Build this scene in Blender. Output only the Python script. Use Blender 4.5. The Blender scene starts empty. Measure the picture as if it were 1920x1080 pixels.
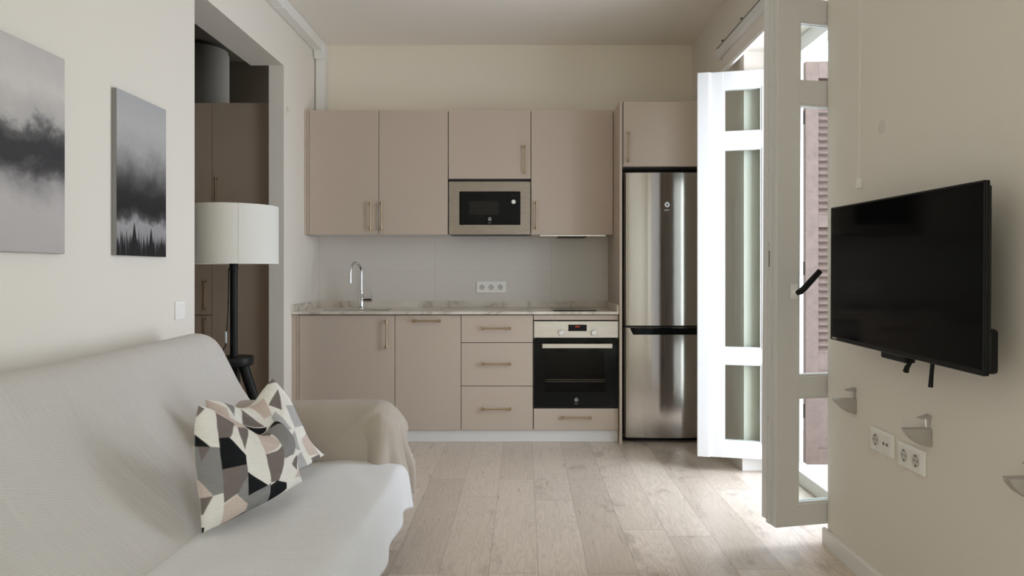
import bpy, bmesh, math, random
from mathutils import Vector, Matrix, noise
random.seed(7)
S = bpy.context.scene
COL = S.collection
PI = math.pi

# ------------------------------------------------------------------ materials
def mat(name):
    m = bpy.data.materials.new(name); m.use_nodes = True
    nt = m.node_tree; nt.nodes.clear()
    out = nt.nodes.new('ShaderNodeOutputMaterial')
    return m, nt, out
def N(nt, t, **kw):
    n = nt.nodes.new(t)
    for k, v in kw.items():
        if k.startswith('i_'):
            key = k[2:]
            key = int(key) if key.isdigit() else key.replace('_', ' ')
            n.inputs[key].default_value = v
        else: setattr(n, k, v)
    return n
def L(nt, a, b): nt.links.new(a, b)
def rgba(c): return (c[0], c[1], c[2], 1.0)
def principled(nt, out, color=(.8,.8,.8), rough=.5, metal=0.0, spec=.5):
    b = nt.nodes.new('ShaderNodeBsdfPrincipled')
    b.inputs['Base Color'].default_value = rgba(color)
    b.inputs['Roughness'].default_value = rough
    b.inputs['Metallic'].default_value = metal
    b.inputs['Specular IOR Level'].default_value = spec
    L(nt, b.outputs[0], out.inputs[0])
    return b
def M(nt, op, a, b=None, c=None, clamp=False):
    n = nt.nodes.new('ShaderNodeMath'); n.operation = op; n.use_clamp = clamp
    for i, v in enumerate((a, b, c)):
        if v is None: continue
        if isinstance(v, (int, float)): n.inputs[i].default_value = v
        else: L(nt, v, n.inputs[i])
    return n.outputs[0]
def mixc(nt, fac, a, b, mode='MIX'):
    n = nt.nodes.new('ShaderNodeMix'); n.data_type = 'RGBA'; n.blend_type = mode
    for sock, v in ((n.inputs[0], fac), (n.inputs[6], a), (n.inputs[7], b)):
        if isinstance(v, (int, float)): sock.default_value = v
        elif isinstance(v, tuple): sock.default_value = rgba(v)
        else: L(nt, v, sock)
    return n.outputs[2]
def ramp(nt, fac, stops, interp='LINEAR'):
    n = nt.nodes.new('ShaderNodeValToRGB'); cr = n.color_ramp; cr.interpolation = interp
    while len(cr.elements) > 1: cr.elements.remove(cr.elements[-1])
    cr.elements[0].position = stops[0][0]; cr.elements[0].color = rgba(stops[0][1])
    for p, c in stops[1:]:
        e = cr.elements.new(p); e.color = rgba(c)
    if not isinstance(fac, (int, float)): L(nt, fac, n.inputs[0])
    return n.outputs[0]
def bump(nt, b, h, strength=.2, dist=.002):
    n = nt.nodes.new('ShaderNodeBump'); n.inputs['Strength'].default_value = strength; n.inputs['Distance'].default_value = dist
    L(nt, h, n.inputs['Height']); L(nt, n.outputs[0], b.inputs['Normal'])
def simple(name, color, rough=.5, metal=0., spec=.5, nscale=None, nstr=.1, var=0.0):
    m, nt, out = mat(name); b = principled(nt, out, color, rough, metal, spec)
    if nscale:
        tc = N(nt, 'ShaderNodeTexCoord'); no = N(nt, 'ShaderNodeTexNoise', i_Scale=nscale, i_Detail=4.)
        L(nt, tc.outputs['Object'], no.inputs['Vector'])
        bump(nt, b, no.outputs[0], nstr, .002)
        if var:
            L(nt, ramp(nt, no.outputs[0], [(.3, tuple(c*(1-var) for c in color)), (.7, color)]), b.inputs['Base Color'])
    return m

MAT = {}
MAT['wall'] = simple('wall_paint', (.77, .715, .635), .75, spec=.25, nscale=45, nstr=.05)
MAT['wallback'] = simple('wall_paint_cream', (.82, .745, .63), .75, spec=.25, nscale=45, nstr=.05)
MAT['ceil'] = simple('ceiling_paint', (.84, .785, .71), .8, spec=.2, nscale=40, nstr=.04)
MAT['white'] = simple('white_lacquer', (.70, .685, .665), .34, spec=.4)
MAT['passage'] = simple('dark_olive_tone', (.10, .08, .055), .8)  # darker than the room's wall paint; covers passage walls and ceiling sheet
MAT['trimw'] = simple('white_trim', (.80, .78, .74), .45)
MAT['plinth'] = simple('white_plinth', (.74, .72, .69), .5)
MAT['cab'] = simple('taupe_laminate', (.53, .435, .355), .46, spec=.35, nscale=300, nstr=.03)
MAT['wardrobe'] = simple('lightened_taupe_laminate', (.78, .61, .475), .5, spec=.3)  # cabinet taupe lightened in colour to make up for the dim passage
MAT['carc'] = simple('cabinet_interior_grey', (.45, .42, .39), .6)
MAT['gap'] = simple('dark_gap', (.03, .027, .025), .8)
MAT['brass'] = simple('brushed_brass', (.46, .35, .22), .35, 1.0)
MAT['chrome'] = simple('polished_chrome', (.75, .75, .76), .08, 1.0)
MAT['black'] = simple('black_lacquer', (.008, .0075, .007), .45, spec=.2)
MAT['blackplastic'] = simple('black_plastic', (.006, .006, .006), .4, spec=.22)
MAT['blackglass'] = simple('black_glass', (.004, .004, .004), .06, spec=.14)
MAT['screen'] = simple('tv_screen', (.003, .003, .003), .07, spec=.06)
MAT['winglass'] = simple('microwave_window', (.014, .013, .011), .15, spec=.2)
MAT['greymark'] = simple('grey_print', (.42, .40, .37), .4)
MAT['silverknob'] = simple('silver_plastic', (.72, .71, .69), .3, .6)
MAT['whiteplastic'] = simple('white_plastic', (.88, .86, .81), .35)
MAT['socketwell'] = simple('socket_well', (.62, .59, .54), .4)
MAT['darkhole'] = simple('dark_hole', (.02, .02, .02), .7)
MAT['heater'] = simple('grey_enamel', (.21, .185, .15), .75, spec=.15)
MAT['shutter'] = simple('brown_painted_wood', (.12, .068, .052), .6, nscale=30, nstr=.3, var=.3)
MAT['bracket'] = simple('satin_grey_metal', (.44, .41, .37), .4, .15)
MAT['concrete'] = simple('concrete', (.55, .53, .50), .85, nscale=20, nstr=.3, var=.15)
MAT['facade'] = simple('render_wall', (.72, .66, .58), .85, nscale=25, nstr=.3)
MAT['blind'] = simple('blind_fabric', (.72, .66, .60), .8)
MAT['patch'] = simple('filler_patch', (.68, .64, .57), .8)
MAT['dot'] = simple('beige_plastic', (.66, .58, .44), .5)
MAT['rack'] = simple('rack_steel', (.8, .78, .74), .25, 1.0)
MAT['ovencav'] = simple('oven_enamel', (.055, .052, .048), .5)

def steel_mat(name, col, rough, aniso):
    m, nt, out = mat(name); b = principled(nt, out, col, rough, 1.0)
    tc = N(nt, 'ShaderNodeTexCoord'); mp = N(nt, 'ShaderNodeMapping'); mp.inputs['Scale'].default_value = (1.2, 1.2, 260.)
    no = N(nt, 'ShaderNodeTexNoise', i_Scale=4., i_Detail=3.)
    L(nt, tc.outputs['Object'], mp.inputs[0]); L(nt, mp.outputs[0], no.inputs['Vector'])
    rr = N(nt, 'ShaderNodeMapRange'); rr.inputs[3].default_value = rough*.95; rr.inputs[4].default_value = rough*1.08
    L(nt, no.outputs[0], rr.inputs[0]); L(nt, rr.outputs[0], b.inputs['Roughness'])
    b.inputs['Anisotropic'].default_value = aniso
    tg = N(nt, 'ShaderNodeTangent', direction_type='RADIAL', axis='Z'); L(nt, tg.outputs[0], b.inputs['Tangent'])
    b.inputs['Anisotropic Rotation'].default_value = ANISO_ROT
    return m
ANISO_ROT = 0.25
MAT['steel'] = steel_mat('brushed_steel', (.60, .56, .52), .27, .5)
MAT['steeldarkrefl'] = steel_mat('brushed_steel_dark_reflection', (.30, .262, .23), .27, .5)  # steel darkened so the microwave's dark reflections sit in the colour
MAT['sinkdarkrefl'] = steel_mat('sink_steel_dark_reflection', (.15, .13, .115), .3, .3)  # basin's dark reflection put into the steel colour
MAT['fridge'] = steel_mat('fridge_steel', (.36, .33, .30), .13, .85)

def glass_mat(name, tint=(.96, .98, .97), ior=1.45):
    m, nt, out = mat(name)
    tr = N(nt, 'ShaderNodeBsdfTransparent'); tr.inputs[0].default_value = rgba(tint)
    gl = N(nt, 'ShaderNodeBsdfGlossy'); gl.inputs['Roughness'].default_value = 0.0
    fr = N(nt, 'ShaderNodeFresnel'); fr.inputs[0].default_value = ior
    mx = N(nt, 'ShaderNodeMixShader')
    ge = N(nt, 'ShaderNodeNewGeometry')
    L(nt, M(nt, 'MULTIPLY', fr.outputs[0], M(nt, 'SUBTRACT', 1., ge.outputs['Backfacing'])), mx.inputs[0]); L(nt, tr.outputs[0], mx.inputs[1]); L(nt, gl.outputs[0], mx.inputs[2]); L(nt, mx.outputs[0], out.inputs[0])
    return m
MAT['glass'] = glass_mat('clear_glass', (.93, .965, .945))
MAT['ovenglass'] = glass_mat('tinted_oven_glass', (.74, .72, .70), 1.25)
MAT['film'] = glass_mat('clear_film', (.97, .97, .96), 1.35)

def emit(name, col, s):
    m, nt, out = mat(name); e = N(nt, 'ShaderNodeEmission'); e.inputs[0].default_value = rgba(col); e.inputs[1].default_value = s
    L(nt, e.outputs[0], out.inputs[0]); return m
MAT['redled'] = emit('red_display', (1., .12, .05), .5)

def shade_mat():
    m, nt, out = mat('lamp_shade_linen')
    d = N(nt, 'ShaderNodeBsdfDiffuse'); d.inputs[0].default_value = (.90, .88, .83, 1)
    t = N(nt, 'ShaderNodeBsdfTranslucent'); t.inputs[0].default_value = (.86, .82, .74, 1)
    mx = N(nt, 'ShaderNodeMixShader', i_0=.35)
    L(nt, d.outputs[0], mx.inputs[1]); L(nt, t.outputs[0], mx.inputs[2]); L(nt, mx.outputs[0], out.inputs[0])
    return m
MAT['shade'] = shade_mat()

def floor_mat():
    m, nt, out = mat('oak_laminate'); b = principled(nt, out, (.5, .4, .3), .38, spec=.8)
    tc = N(nt, 'ShaderNodeTexCoord'); sp = N(nt, 'ShaderNodeSeparateXYZ'); L(nt, tc.outputs['Object'], sp.inputs[0])
    W, LEN = .196, 1.26
    xs = M(nt, 'DIVIDE', M(nt, 'ADD', sp.outputs[0], 5.038), W)
    row = M(nt, 'FLOOR', xs); fx = M(nt, 'FRACT', xs)
    wn = N(nt, 'ShaderNodeTexWhiteNoise', noise_dimensions='1D'); L(nt, row, wn.inputs['W'])
    ys = M(nt, 'ADD', M(nt, 'DIVIDE', sp.outputs[1], LEN), M(nt, 'MULTIPLY', wn.outputs[0], 7.3))
    cy = M(nt, 'FLOOR', ys); fy = M(nt, 'FRACT', ys)
    idv = M(nt, 'ADD', M(nt, 'MULTIPLY', row, 17.13), M(nt, 'MULTIPLY', cy, 5.71))
    wn2 = N(nt, 'ShaderNodeTexWhiteNoise', noise_dimensions='1D'); L(nt, idv, wn2.inputs['W'])
    # grain: stretched noise, offset per plank
    cb = N(nt, 'ShaderNodeCombineXYZ')
    L(nt, M(nt, 'MULTIPLY', sp.outputs[0], 9.), cb.inputs[0]); L(nt, M(nt, 'MULTIPLY', sp.outputs[1], 1.1), cb.inputs[1]); L(nt, M(nt, 'MULTIPLY', wn2.outputs[0], 40.), cb.inputs[2])
    n1 = N(nt, 'ShaderNodeTexNoise', i_Scale=1.0, i_Detail=3., i_Roughness=.5); L(nt, cb.outputs[0], n1.inputs['Vector'])
    # cathedral rings from contours of the low noise
    rings = M(nt, 'SINE', M(nt, 'MULTIPLY', n1.outputs[0], 130.))
    cb2 = N(nt, 'ShaderNodeCombineXYZ')
    L(nt, M(nt, 'MULTIPLY', sp.outputs[0], 160.), cb2.inputs[0]); L(nt, M(nt, 'MULTIPLY', sp.outputs[1], 5.), cb2.inputs[1]); L(nt, M(nt, 'MULTIPLY', wn2.outputs[0], 40.), cb2.inputs[2])
    n2 = N(nt, 'ShaderNodeTexNoise', i_Scale=1.0, i_Detail=2.); L(nt, cb2.outputs[0], n2.inputs['Vector'])
    # knots
    cb3 = N(nt, 'ShaderNodeCombineXYZ')
    L(nt, M(nt, 'MULTIPLY', sp.outputs[0], 4.5), cb3.inputs[0]); L(nt, M(nt, 'MULTIPLY', sp.outputs[1], 2.6), cb3.inputs[1]); L(nt, M(nt, 'MULTIPLY', wn2.outputs[0], 13.), cb3.inputs[2])
    n3 = N(nt, 'ShaderNodeTexNoise', i_Scale=1.3, i_Detail=4., i_Roughness=.65); L(nt, cb3.outputs[0], n3.inputs['Vector'])
    knot = ramp(nt, n3.outputs[0], [(.58, (0, 0, 0)), (.76, (1, 1, 1))])
    base = ramp(nt, wn2.outputs[0], [(0., (.50, .40, .305)), (.5, (.60, .49, .385)), (1., (.69, .575, .46))])
    c = mixc(nt, M(nt, 'MULTIPLY', M(nt, 'ADD', rings, 1.), .17), base, (.30, .225, .165))
    c = mixc(nt, M(nt, 'MULTIPLY', n2.outputs[0], .42), c, (.84, .76, .67))
    c = mixc(nt, M(nt, 'MULTIPLY', knot, .7), c, (.19, .135, .095))
    # seams
    ex = M(nt, 'MINIMUM', fx, M(nt, 'SUBTRACT', 1., fx)); ey = M(nt, 'MINIMUM', fy, M(nt, 'SUBTRACT', 1., fy))
    seam = M(nt, 'MAXIMUM', M(nt, 'LESS_THAN', ex, .0065), M(nt, 'LESS_THAN', ey, .0016))
    c = mixc(nt, M(nt, 'MULTIPLY', seam, .5), c, (.12, .09, .065))
    L(nt, c, b.inputs['Base Color'])
    h = M(nt, 'SUBTRACT', M(nt, 'MULTIPLY', n2.outputs[0], .3), seam)
    bump(nt, b, h, .25, .0012)
    L(nt, M(nt, 'ADD', .23, M(nt, 'MULTIPLY', n2.outputs[0], .16)), b.inputs['Roughness'])
    return m
MAT['floor'] = floor_mat()

def marble_mat():
    m, nt, out = mat('veined_marble'); b = principled(nt, out, (.7, .65, .58), .22)
    tc = N(nt, 'ShaderNodeTexCoord')
    n0 = N(nt, 'ShaderNodeTexNoise', i_Scale=2.6, i_Detail=5., i_Roughness=.6, i_Distortion=.5); L(nt, tc.outputs['Object'], n0.inputs['Vector'])
    v = M(nt, 'ABSOLUTE', M(nt, 'SUBTRACT', n0.outputs[0], .5))
    vein = ramp(nt, v, [(0., (.8, .8, .8)), (.02, (.3, .3, .3)), (.07, (0, 0, 0))])
    n1 = N(nt, 'ShaderNodeTexNoise', i_Scale=2.2, i_Detail=2.); L(nt, tc.outputs['Object'], n1.inputs['Vector'])
    base = ramp(nt, n1.outputs[0], [(.35, (.58, .51, .42)), (.65, (.74, .68, .59))])
    k = M(nt, 'MULTIPLY', vein, M(nt, 'MULTIPLY', n1.outputs[0], 1.3), clamp=True)
    L(nt, mixc(nt, k, base, (.27, .21, .15)), b.inputs['Base Color'])
    return m
MAT['marble'] = marble_mat()

def tile_mat():
    m, nt, out = mat('satin_wall_tile'); b = principled(nt, out, (.68, .635, .58), .3, spec=.5)
    tc = N(nt, 'ShaderNodeTexCoord'); sp = N(nt, 'ShaderNodeSeparateXYZ'); L(nt, tc.outputs['Object'], sp.inputs[0])
    fx = M(nt, 'FRACT', M(nt, 'DIVIDE', M(nt, 'ADD', sp.outputs[0], 3.6-.211), .9)); fz = M(nt, 'FRACT', M(nt, 'DIVIDE', M(nt, 'ADD', sp.outputs[2], .3*4-1.177), .3))
    sx = M(nt, 'LESS_THAN', fx, .0028); sz = M(nt, 'LESS_THAN', fz, .008)
    s = M(nt, 'MAXIMUM', sx, sz)
    L(nt, mixc(nt, M(nt, 'MULTIPLY', s, .45), (.68, .635, .58), (.42, .38, .34)), b.inputs['Base Color'])
    bump(nt, b, M(nt, 'SUBTRACT', 1., s), .3, .001)
    return m
MAT['tile'] = tile_mat()

def throw_mat(name, pitch, slant, ca=(.54, .475, .40), cb_=(.28, .225, .17), con=.38, ridge=.0010):
    m, nt, out = mat(name); b = principled(nt, out, ca, .9, spec=.15)
    b.inputs['Sheen Weight'].default_value = .15
    uv = N(nt, 'ShaderNodeUVMap'); sp = N(nt, 'ShaderNodeSeparateXYZ'); L(nt, uv.outputs[0], sp.inputs[0])
    no = N(nt, 'ShaderNodeTexNoise', i_Scale=9., i_Detail=2.); L(nt, uv.outputs[0], no.inputs['Vector'])
    f = M(nt, 'ADD', M(nt, 'ADD', sp.outputs[1], M(nt, 'MULTIPLY', sp.outputs[0], slant)), M(nt, 'MULTIPLY', no.outputs[0], .006))
    s = M(nt, 'SINE', M(nt, 'MULTIPLY', f, 2*PI/pitch))
    s2 = M(nt, 'SINE', M(nt, 'MULTIPLY', M(nt, 'SUBTRACT', sp.outputs[0], M(nt, 'MULTIPLY', sp.outputs[1], slant)), 2*PI/(pitch*.55)))
    t = M(nt, 'ADD', M(nt, 'MULTIPLY', s, con), M(nt, 'MULTIPLY', s2, .12))
    fac = M(nt, 'ADD', .5, t, clamp=True)
    fine = N(nt, 'ShaderNodeTexNoise', i_Scale=260., i_Detail=2.); L(nt, uv.outputs[0], fine.inputs['Vector'])
    c = mixc(nt, fac, cb_, ca)
    c = mixc(nt, M(nt, 'MULTIPLY', fine.outputs[0], .35), c, tuple(.5*(a+b2) for a, b2 in zip(ca, cb_)))
    L(nt, c, b.inputs['Base Color'])
    # thread ridges plus loose creases of the cloth
    cr = N(nt, 'ShaderNodeTexNoise', i_Scale=1., i_Detail=3., i_Roughness=.55, i_Distortion=.6)
    mp = N(nt, 'ShaderNodeMapping'); mp.inputs['Scale'].default_value = (11., 2.2, 1.); mp.inputs['Rotation'].default_value = (0, 0, .35)
    L(nt, uv.outputs[0], mp.inputs[0]); L(nt, mp.outputs[0], cr.inputs['Vector'])
    h = M(nt, 'ADD', M(nt, 'MULTIPLY', t, ridge), M(nt, 'MULTIPLY', cr.outputs[0], .014))
    bp = N(nt, 'ShaderNodeBump'); bp.inputs['Strength'].default_value = .65; bp.inputs['Distance'].default_value = 1.0
    L(nt, h, bp.inputs['Height']); L(nt, bp.outputs[0], b.inputs['Normal'])
    return m
MAT['throw'] = throw_mat('ribbed_cotton_throw', .0052, .32, (.74, .70, .66), (.38, .33, .285), .34, .0007)
MAT['throwseat'] = throw_mat('fine_cotton_throw', .0036, .3, (.82, .815, .81), (.57, .545, .52), .28, .0004)
MAT['throwarm'] = throw_mat('twill_cotton_throw', .0046, .75, con=.30, ridge=.0007)

def pillow_mat():
    m, nt, out = mat('printed_cushion_cotton'); b = principled(nt, out, (.5, .5, .5), .9, spec=.15)
    at = N(nt, 'ShaderNodeAttribute'); at.attribute_name = 'print'
    uv = N(nt, 'ShaderNodeUVMap'); mp = N(nt, 'ShaderNodeMapping'); mp.inputs['Scale'].default_value = (26., 330., 1.)
    L(nt, uv.outputs[0], mp.inputs[0])
    no = N(nt, 'ShaderNodeTexNoise', i_Scale=1., i_Detail=3.); L(nt, mp.outputs[0], no.inputs['Vector'])
    k = ramp(nt, no.outputs[0], [(.3, (.90, .90, .90)), (.7, (1.06, 1.055, 1.05))])
    L(nt, mixc(nt, 1., at.outputs['Color'], k, 'MULTIPLY'), b.inputs['Base Color'])
    bump(nt, b, no.outputs[0], .15, .0008)
    return m
MAT['pillow'] = pillow_mat()

def art_mat(kind):
    m, nt, out = mat('misty_print_' + kind); b = principled(nt, out, (.5, .5, .5), .7, spec=.2)
    uv = N(nt, 'ShaderNodeUVMap'); sp = N(nt, 'ShaderNodeSeparateXYZ'); L(nt, uv.outputs[0], sp.inputs[0])
    u, v = sp.outputs[0], sp.outputs[1]
    def nz(sc, det, sx=1., sy=1., dist=0.):
        mp = N(nt, 'ShaderNodeMapping'); mp.inputs['Scale'].default_value = (sx, sy, 1.); L(nt, uv.outputs[0], mp.inputs[0])
        n = N(nt, 'ShaderNodeTexNoise', i_Scale=sc, i_Detail=det, i_Roughness=.55, i_Distortion=dist); L(nt, mp.outputs[0], n.inputs['Vector'])
        return M(nt, 'SUBTRACT', n.outputs[0], .5)
    def trees(freq, base, amp, slope):
        a = N(nt, 'ShaderNodeTexVoronoi', voronoi_dimensions='1D', i_Scale=freq); L(nt, u, a.inputs['W'])
        rnd = N(nt, 'ShaderNodeSeparateColor'); L(nt, a.outputs['Color'], rnd.inputs[0])
        h = M(nt, 'ADD', base, M(nt, 'MULTIPLY', M(nt, 'POWER', rnd.outputs[0], 2.2), amp))
        h = M(nt, 'SUBTRACT', h, M(nt, 'MULTIPLY', a.outputs['Distance'], slope))
        return M(nt, 'LESS_THAN', v, h)
    cloud = nz(3.2, 5., 1.0, 1.6, .4); cloud2 = nz(7., 5., 1., 2.0, .3)
    if kind == 'ridge':
        vv = M(nt, 'ADD', v, M(nt, 'ADD', M(nt, 'MULTIPLY', cloud, .26), M(nt, 'MULTIPLY', cloud2, .11)))
        # ridge line falls from the left, dark body, fog under it
        base = ramp(nt, vv, [(0., (.47, .425, .41)), (.20, (.50, .455, .44)), (.32, (.36, .335, .33)), (.40, (.10, .093, .095)), (.45, (.05, .047, .05)), (.53, (.055, .052, .054)), (.59, (.14, .132, .13)), (.645, (.46, .43, .41)), (.80, (.62, .57, .54)), (1., (.53, .49, .47))])
        tr = trees(75., M(nt, 'ADD', .575, M(nt, 'MULTIPLY', nz(2.5, 2., 1., 0.), .14)), .022, .045)
        low = M(nt, 'MULTIPLY', M(nt, 'GREATER_THAN', v, .47), M(nt, 'ADD', -1.1, M(nt, 'MULTIPLY', u, 2.4), clamp=True))
        k = M(nt, 'MULTIPLY', M(nt, 'MULTIPLY', tr, low), M(nt, 'ADD', .62, M(nt, 'MULTIPLY', cloud, 3.2)), clamp=True)
        c = mixc(nt, k, base, (.045, .043, .046))
    else:
        vv = M(nt, 'ADD', v, M(nt, 'ADD', M(nt, 'MULTIPLY', cloud, .20), M(nt, 'MULTIPLY', cloud2, .07)))
        base = ramp(nt, vv, [(0., (.14, .13, .13)), (.10, (.28, .265, .265)), (.19, (.34, .32, .32)), (.235, (.07, .065, .066)), (.29, (.022, .02, .021)), (.38, (.03, .028, .029)), (.47, (.085, .08, .08)), (.56, (.22, .21, .205)), (.68, (.40, .385, .38)), (.82, (.46, .445, .44)), (1., (.42, .41, .41))])
        grit = nz(60., 3., 1., .6)
        band = M(nt, 'MULTIPLY', M(nt, 'GREATER_THAN', vv, .24), M(nt, 'LESS_THAN', vv, .44))
        c = mixc(nt, M(nt, 'MULTIPLY', M(nt, 'MULTIPLY', M(nt, 'MAXIMUM', grit, 0.), 3.), band, clamp=True), base, (.012, .012, .013))
        c = mixc(nt, trees(38., .105, .07, .12), c, (.055, .050, .052))
        c = mixc(nt, trees(27., .085, .07, .15), c, (.016, .015, .016))
        for uc, hh in ((.33, .215), (.67, .19), (.9, .14)):
            k = M(nt, 'LESS_THAN', v, M(nt, 'SUBTRACT', hh, M(nt, 'MULTIPLY', M(nt, 'ABSOLUTE', M(nt, 'SUBTRACT', u, uc)), 2.6)))
            c = mixc(nt, k, c, (.016, .015, .016))
    L(nt, c, b.inputs['Base Color'])
    return m
MAT['art1'] = art_mat('ridge'); MAT['art2'] = art_mat('forest')

# ------------------------------------------------------------------ mesh helpers
def root_off(o):
    v = Vector((0, 0, 0))
    while o is not None:
        v += o.location; o = o.parent
    return v
def obj(name, bm, m, parent=None, local=False, smooth=False, label=None):
    me = bpy.data.meshes.new(name)
    if parent is not None and not local:
        bmesh.ops.translate(bm, verts=bm.verts, vec=-root_off(parent))
    bmesh.ops.recalc_face_normals(bm, faces=bm.faces)
    if smooth:
        for f in bm.faces: f.smooth = True
        for e in bm.edges:
            if len(e.link_faces) == 2 and e.calc_face_angle(0) > .7: e.smooth = False
    bm.to_mesh(me); bm.free()
    me.materials.append(MAT[m])
    o = bpy.data.objects.new(name, me); COL.objects.link(o)
    if parent is not None: o.parent = parent
    if label: o['label'] = label
    return o
def tag(o, label, cat, group=None):
    o['label'] = label; o['category'] = cat
    if group: o['group'] = group
    return o
def thing(name, label, cat, loc=(0, 0, 0), rot=(0, 0, 0), group=None):
    o = bpy.data.objects.new(name, None); COL.objects.link(o)
    o.location = loc; o.rotation_euler = rot; o.empty_display_size = .1
    return tag(o, label, cat, group)
def struct(name, bm, m, parent=None, label=None, **kw):
    o = obj(name, bm, m, parent, **kw)
    if parent is None: o['kind'] = 'structure'
    if label: o['label'] = label
    return o
def B(): return bmesh.new()
def box(bm, x0, x1, y0, y1, z0, z1, bev=0., seg=2):
    r = bmesh.ops.create_cube(bm, size=1.)
    vs = r['verts']
    for v in vs:
        v.co = Vector((x0 + (v.co.x+.5)*(x1-x0), y0 + (v.co.y+.5)*(y1-y0), z0 + (v.co.z+.5)*(z1-z0)))
    if bev > 0:
        es = list({e for v in vs for e in v.link_edges})
        bmesh.ops.bevel(bm, geom=es, offset=bev, segments=seg, profile=.5, affect='EDGES', clamp_overlap=True)
    return bm
def frame_of(d):
    d = d.normalized(); a = Vector((0, 0, 1)) if abs(d.z) < .9 else Vector((1, 0, 0))
    x = d.cross(a).normalized(); return x, d.cross(x).normalized()
def tube(bm, pts, r, n=12, cap=True):
    pts = [Vector(p) for p in pts]; rs = r if isinstance(r, (list, tuple)) else [r]*len(pts)
    rings = []; x, y = frame_of(pts[1]-pts[0])
    for i, p in enumerate(pts):
        d = (pts[min(i+1, len(pts)-1)] - pts[max(i-1, 0)]).normalized()
        x = (x - d*x.dot(d)).normalized(); y = d.cross(x)
        rings.append([bm.verts.new(p + (x*math.cos(2*PI*k/n) + y*math.sin(2*PI*k/n))*rs[i]) for k in range(n)])
    for a, b in zip(rings, rings[1:]):
        for k in range(n): bm.faces.new((a[k], a[(k+1) % n], b[(k+1) % n], b[k]))
    if cap: bm.faces.new(rings[0]); bm.faces.new(rings[-1])
    return bm
def lathe(bm, c, prof, n=32, axis='z', closed=False):
    rings = []
    for r, h in prof:
        ring = []
        for k in range(n):
            a = 2*PI*k/n; p, q = r*math.cos(a), r*math.sin(a)
            co = {'z': (p, q, h), 'y': (p, h, q), 'x': (h, p, q)}[axis]
            ring.append(bm.verts.new(Vector(c) + Vector(co)))
        rings.append(ring)
    pairs = list(zip(rings, rings[1:]))
    if closed: pairs.append((rings[-1], rings[0]))
    for a, b in pairs:
        for k in range(n): bm.faces.new((a[k], a[(k+1) % n], b[(k+1) % n], b[k]))
    if not closed:
        bm.faces.new(rings[0]); bm.faces.new(rings[-1])
    return bm
def prism(bm, pts, axis, a0, a1, bev=0.):
    def P(p, a): return {'x': (a, p[0], p[1]), 'y': (p[0], a, p[1]), 'z': (p[0], p[1], a)}[axis]
    A = [bm.verts.new(P(p, a0)) for p in pts]; C = [bm.verts.new(P(p, a1)) for p in pts]
    n = len(pts); fs = [bm.faces.new(A), bm.faces.new(C)]
    for i in range(n): fs.append(bm.faces.new((A[i], A[(i+1) % n], C[(i+1) % n], C[i])))
    if bev:
        bmesh.ops.bevel(bm, geom=list({e for f in fs for e in f.edges}), offset=bev, segments=2, profile=.5, affect='EDGES', clamp_overlap=True)
    return bm
def grid(bm, fn, nu, nv, uvfn=None, close_v=False):
    uvl = bm.loops.layers.uv.verify()
    V = [[bm.verts.new(fn(i/nu, j/nv)) for j in range(nv+1)] for i in range(nu+1)]
    for i in range(nu):
        for j in range(nv):
            f = bm.faces.new((V[i][j], V[i+1][j], V[i+1][j+1], V[i][j+1])); f.smooth = True
            for lp, (a, b) in zip(f.loops, ((i, j), (i+1, j), (i+1, j+1), (i, j+1))):
                lp[uvl].uv = uvfn(a/nu, b/nv) if uvfn else (a/nu, b/nv)
    return V
def interp(pts, t):
    """point at fraction t of the length of a polyline (Catmull-Rom smoothed)"""
    ls = [0.]
    for a, b in zip(pts, pts[1:]): ls.append(ls[-1] + (Vector(b)-Vector(a)).length)
    s = t*ls[-1]; i = 0
    while i < len(pts)-2 and ls[i+1] < s: i += 1
    f = (s-ls[i])/max(1e-9, ls[i+1]-ls[i]); f = min(1., max(0., f))
    P = [Vector(p) for p in pts]
    p0, p1, p2, p3 = P[max(i-1, 0)], P[i], P[i+1], P[min(i+2, len(P)-1)]
    return .5*((2*p1) + (p2-p0)*f + (2*p0-5*p1+4*p2-p3)*f*f + (3*p1-p0-3*p2+p3)*f**3)

# ------------------------------------------------------------------ dimensions (metres): X to the right, Y away from the camera, Z up
XL, XR, YB, YN, ZC = -1.60, 1.31, 5.50, -2.2, 2.94
OY0, OY1, OZ = 3.44, 4.72, 2.555          # passage opening in the left wall
DY0, DY1, DZ = 3.075, 4.21, 2.49          # balcony door opening in the right wall
WY0, WY1, WZ = -2.0, -.1, 2.6            # unseen fill window, added in the right wall behind the camera
XO = 1.66                                  # outer face of the right wall

# ------------------------------------------------------------------ the shell
b = B(); box(b, XL-1.6, XO, YN-.15, YB+.5, -.08, 0.); struct('floor', b, 'floor')
b = B(); box(b, XL-1.6, XO, YN-.15, YB+.5, ZC, ZC+.1); struct('ceiling', b, 'ceil')
b = B()
box(b, XL-.10, XL, YN-.15, OY0, 0, ZC)
box(b, XL-.10, XL, OY1, YB, 0, ZC)
box(b, XL-.22, XL, OY0, OY1, OZ, ZC)
struct('wall_left', b, 'wall')
b = B()
box(b, XR, XO, YN-.15, WY0, 0, ZC); 
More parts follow.
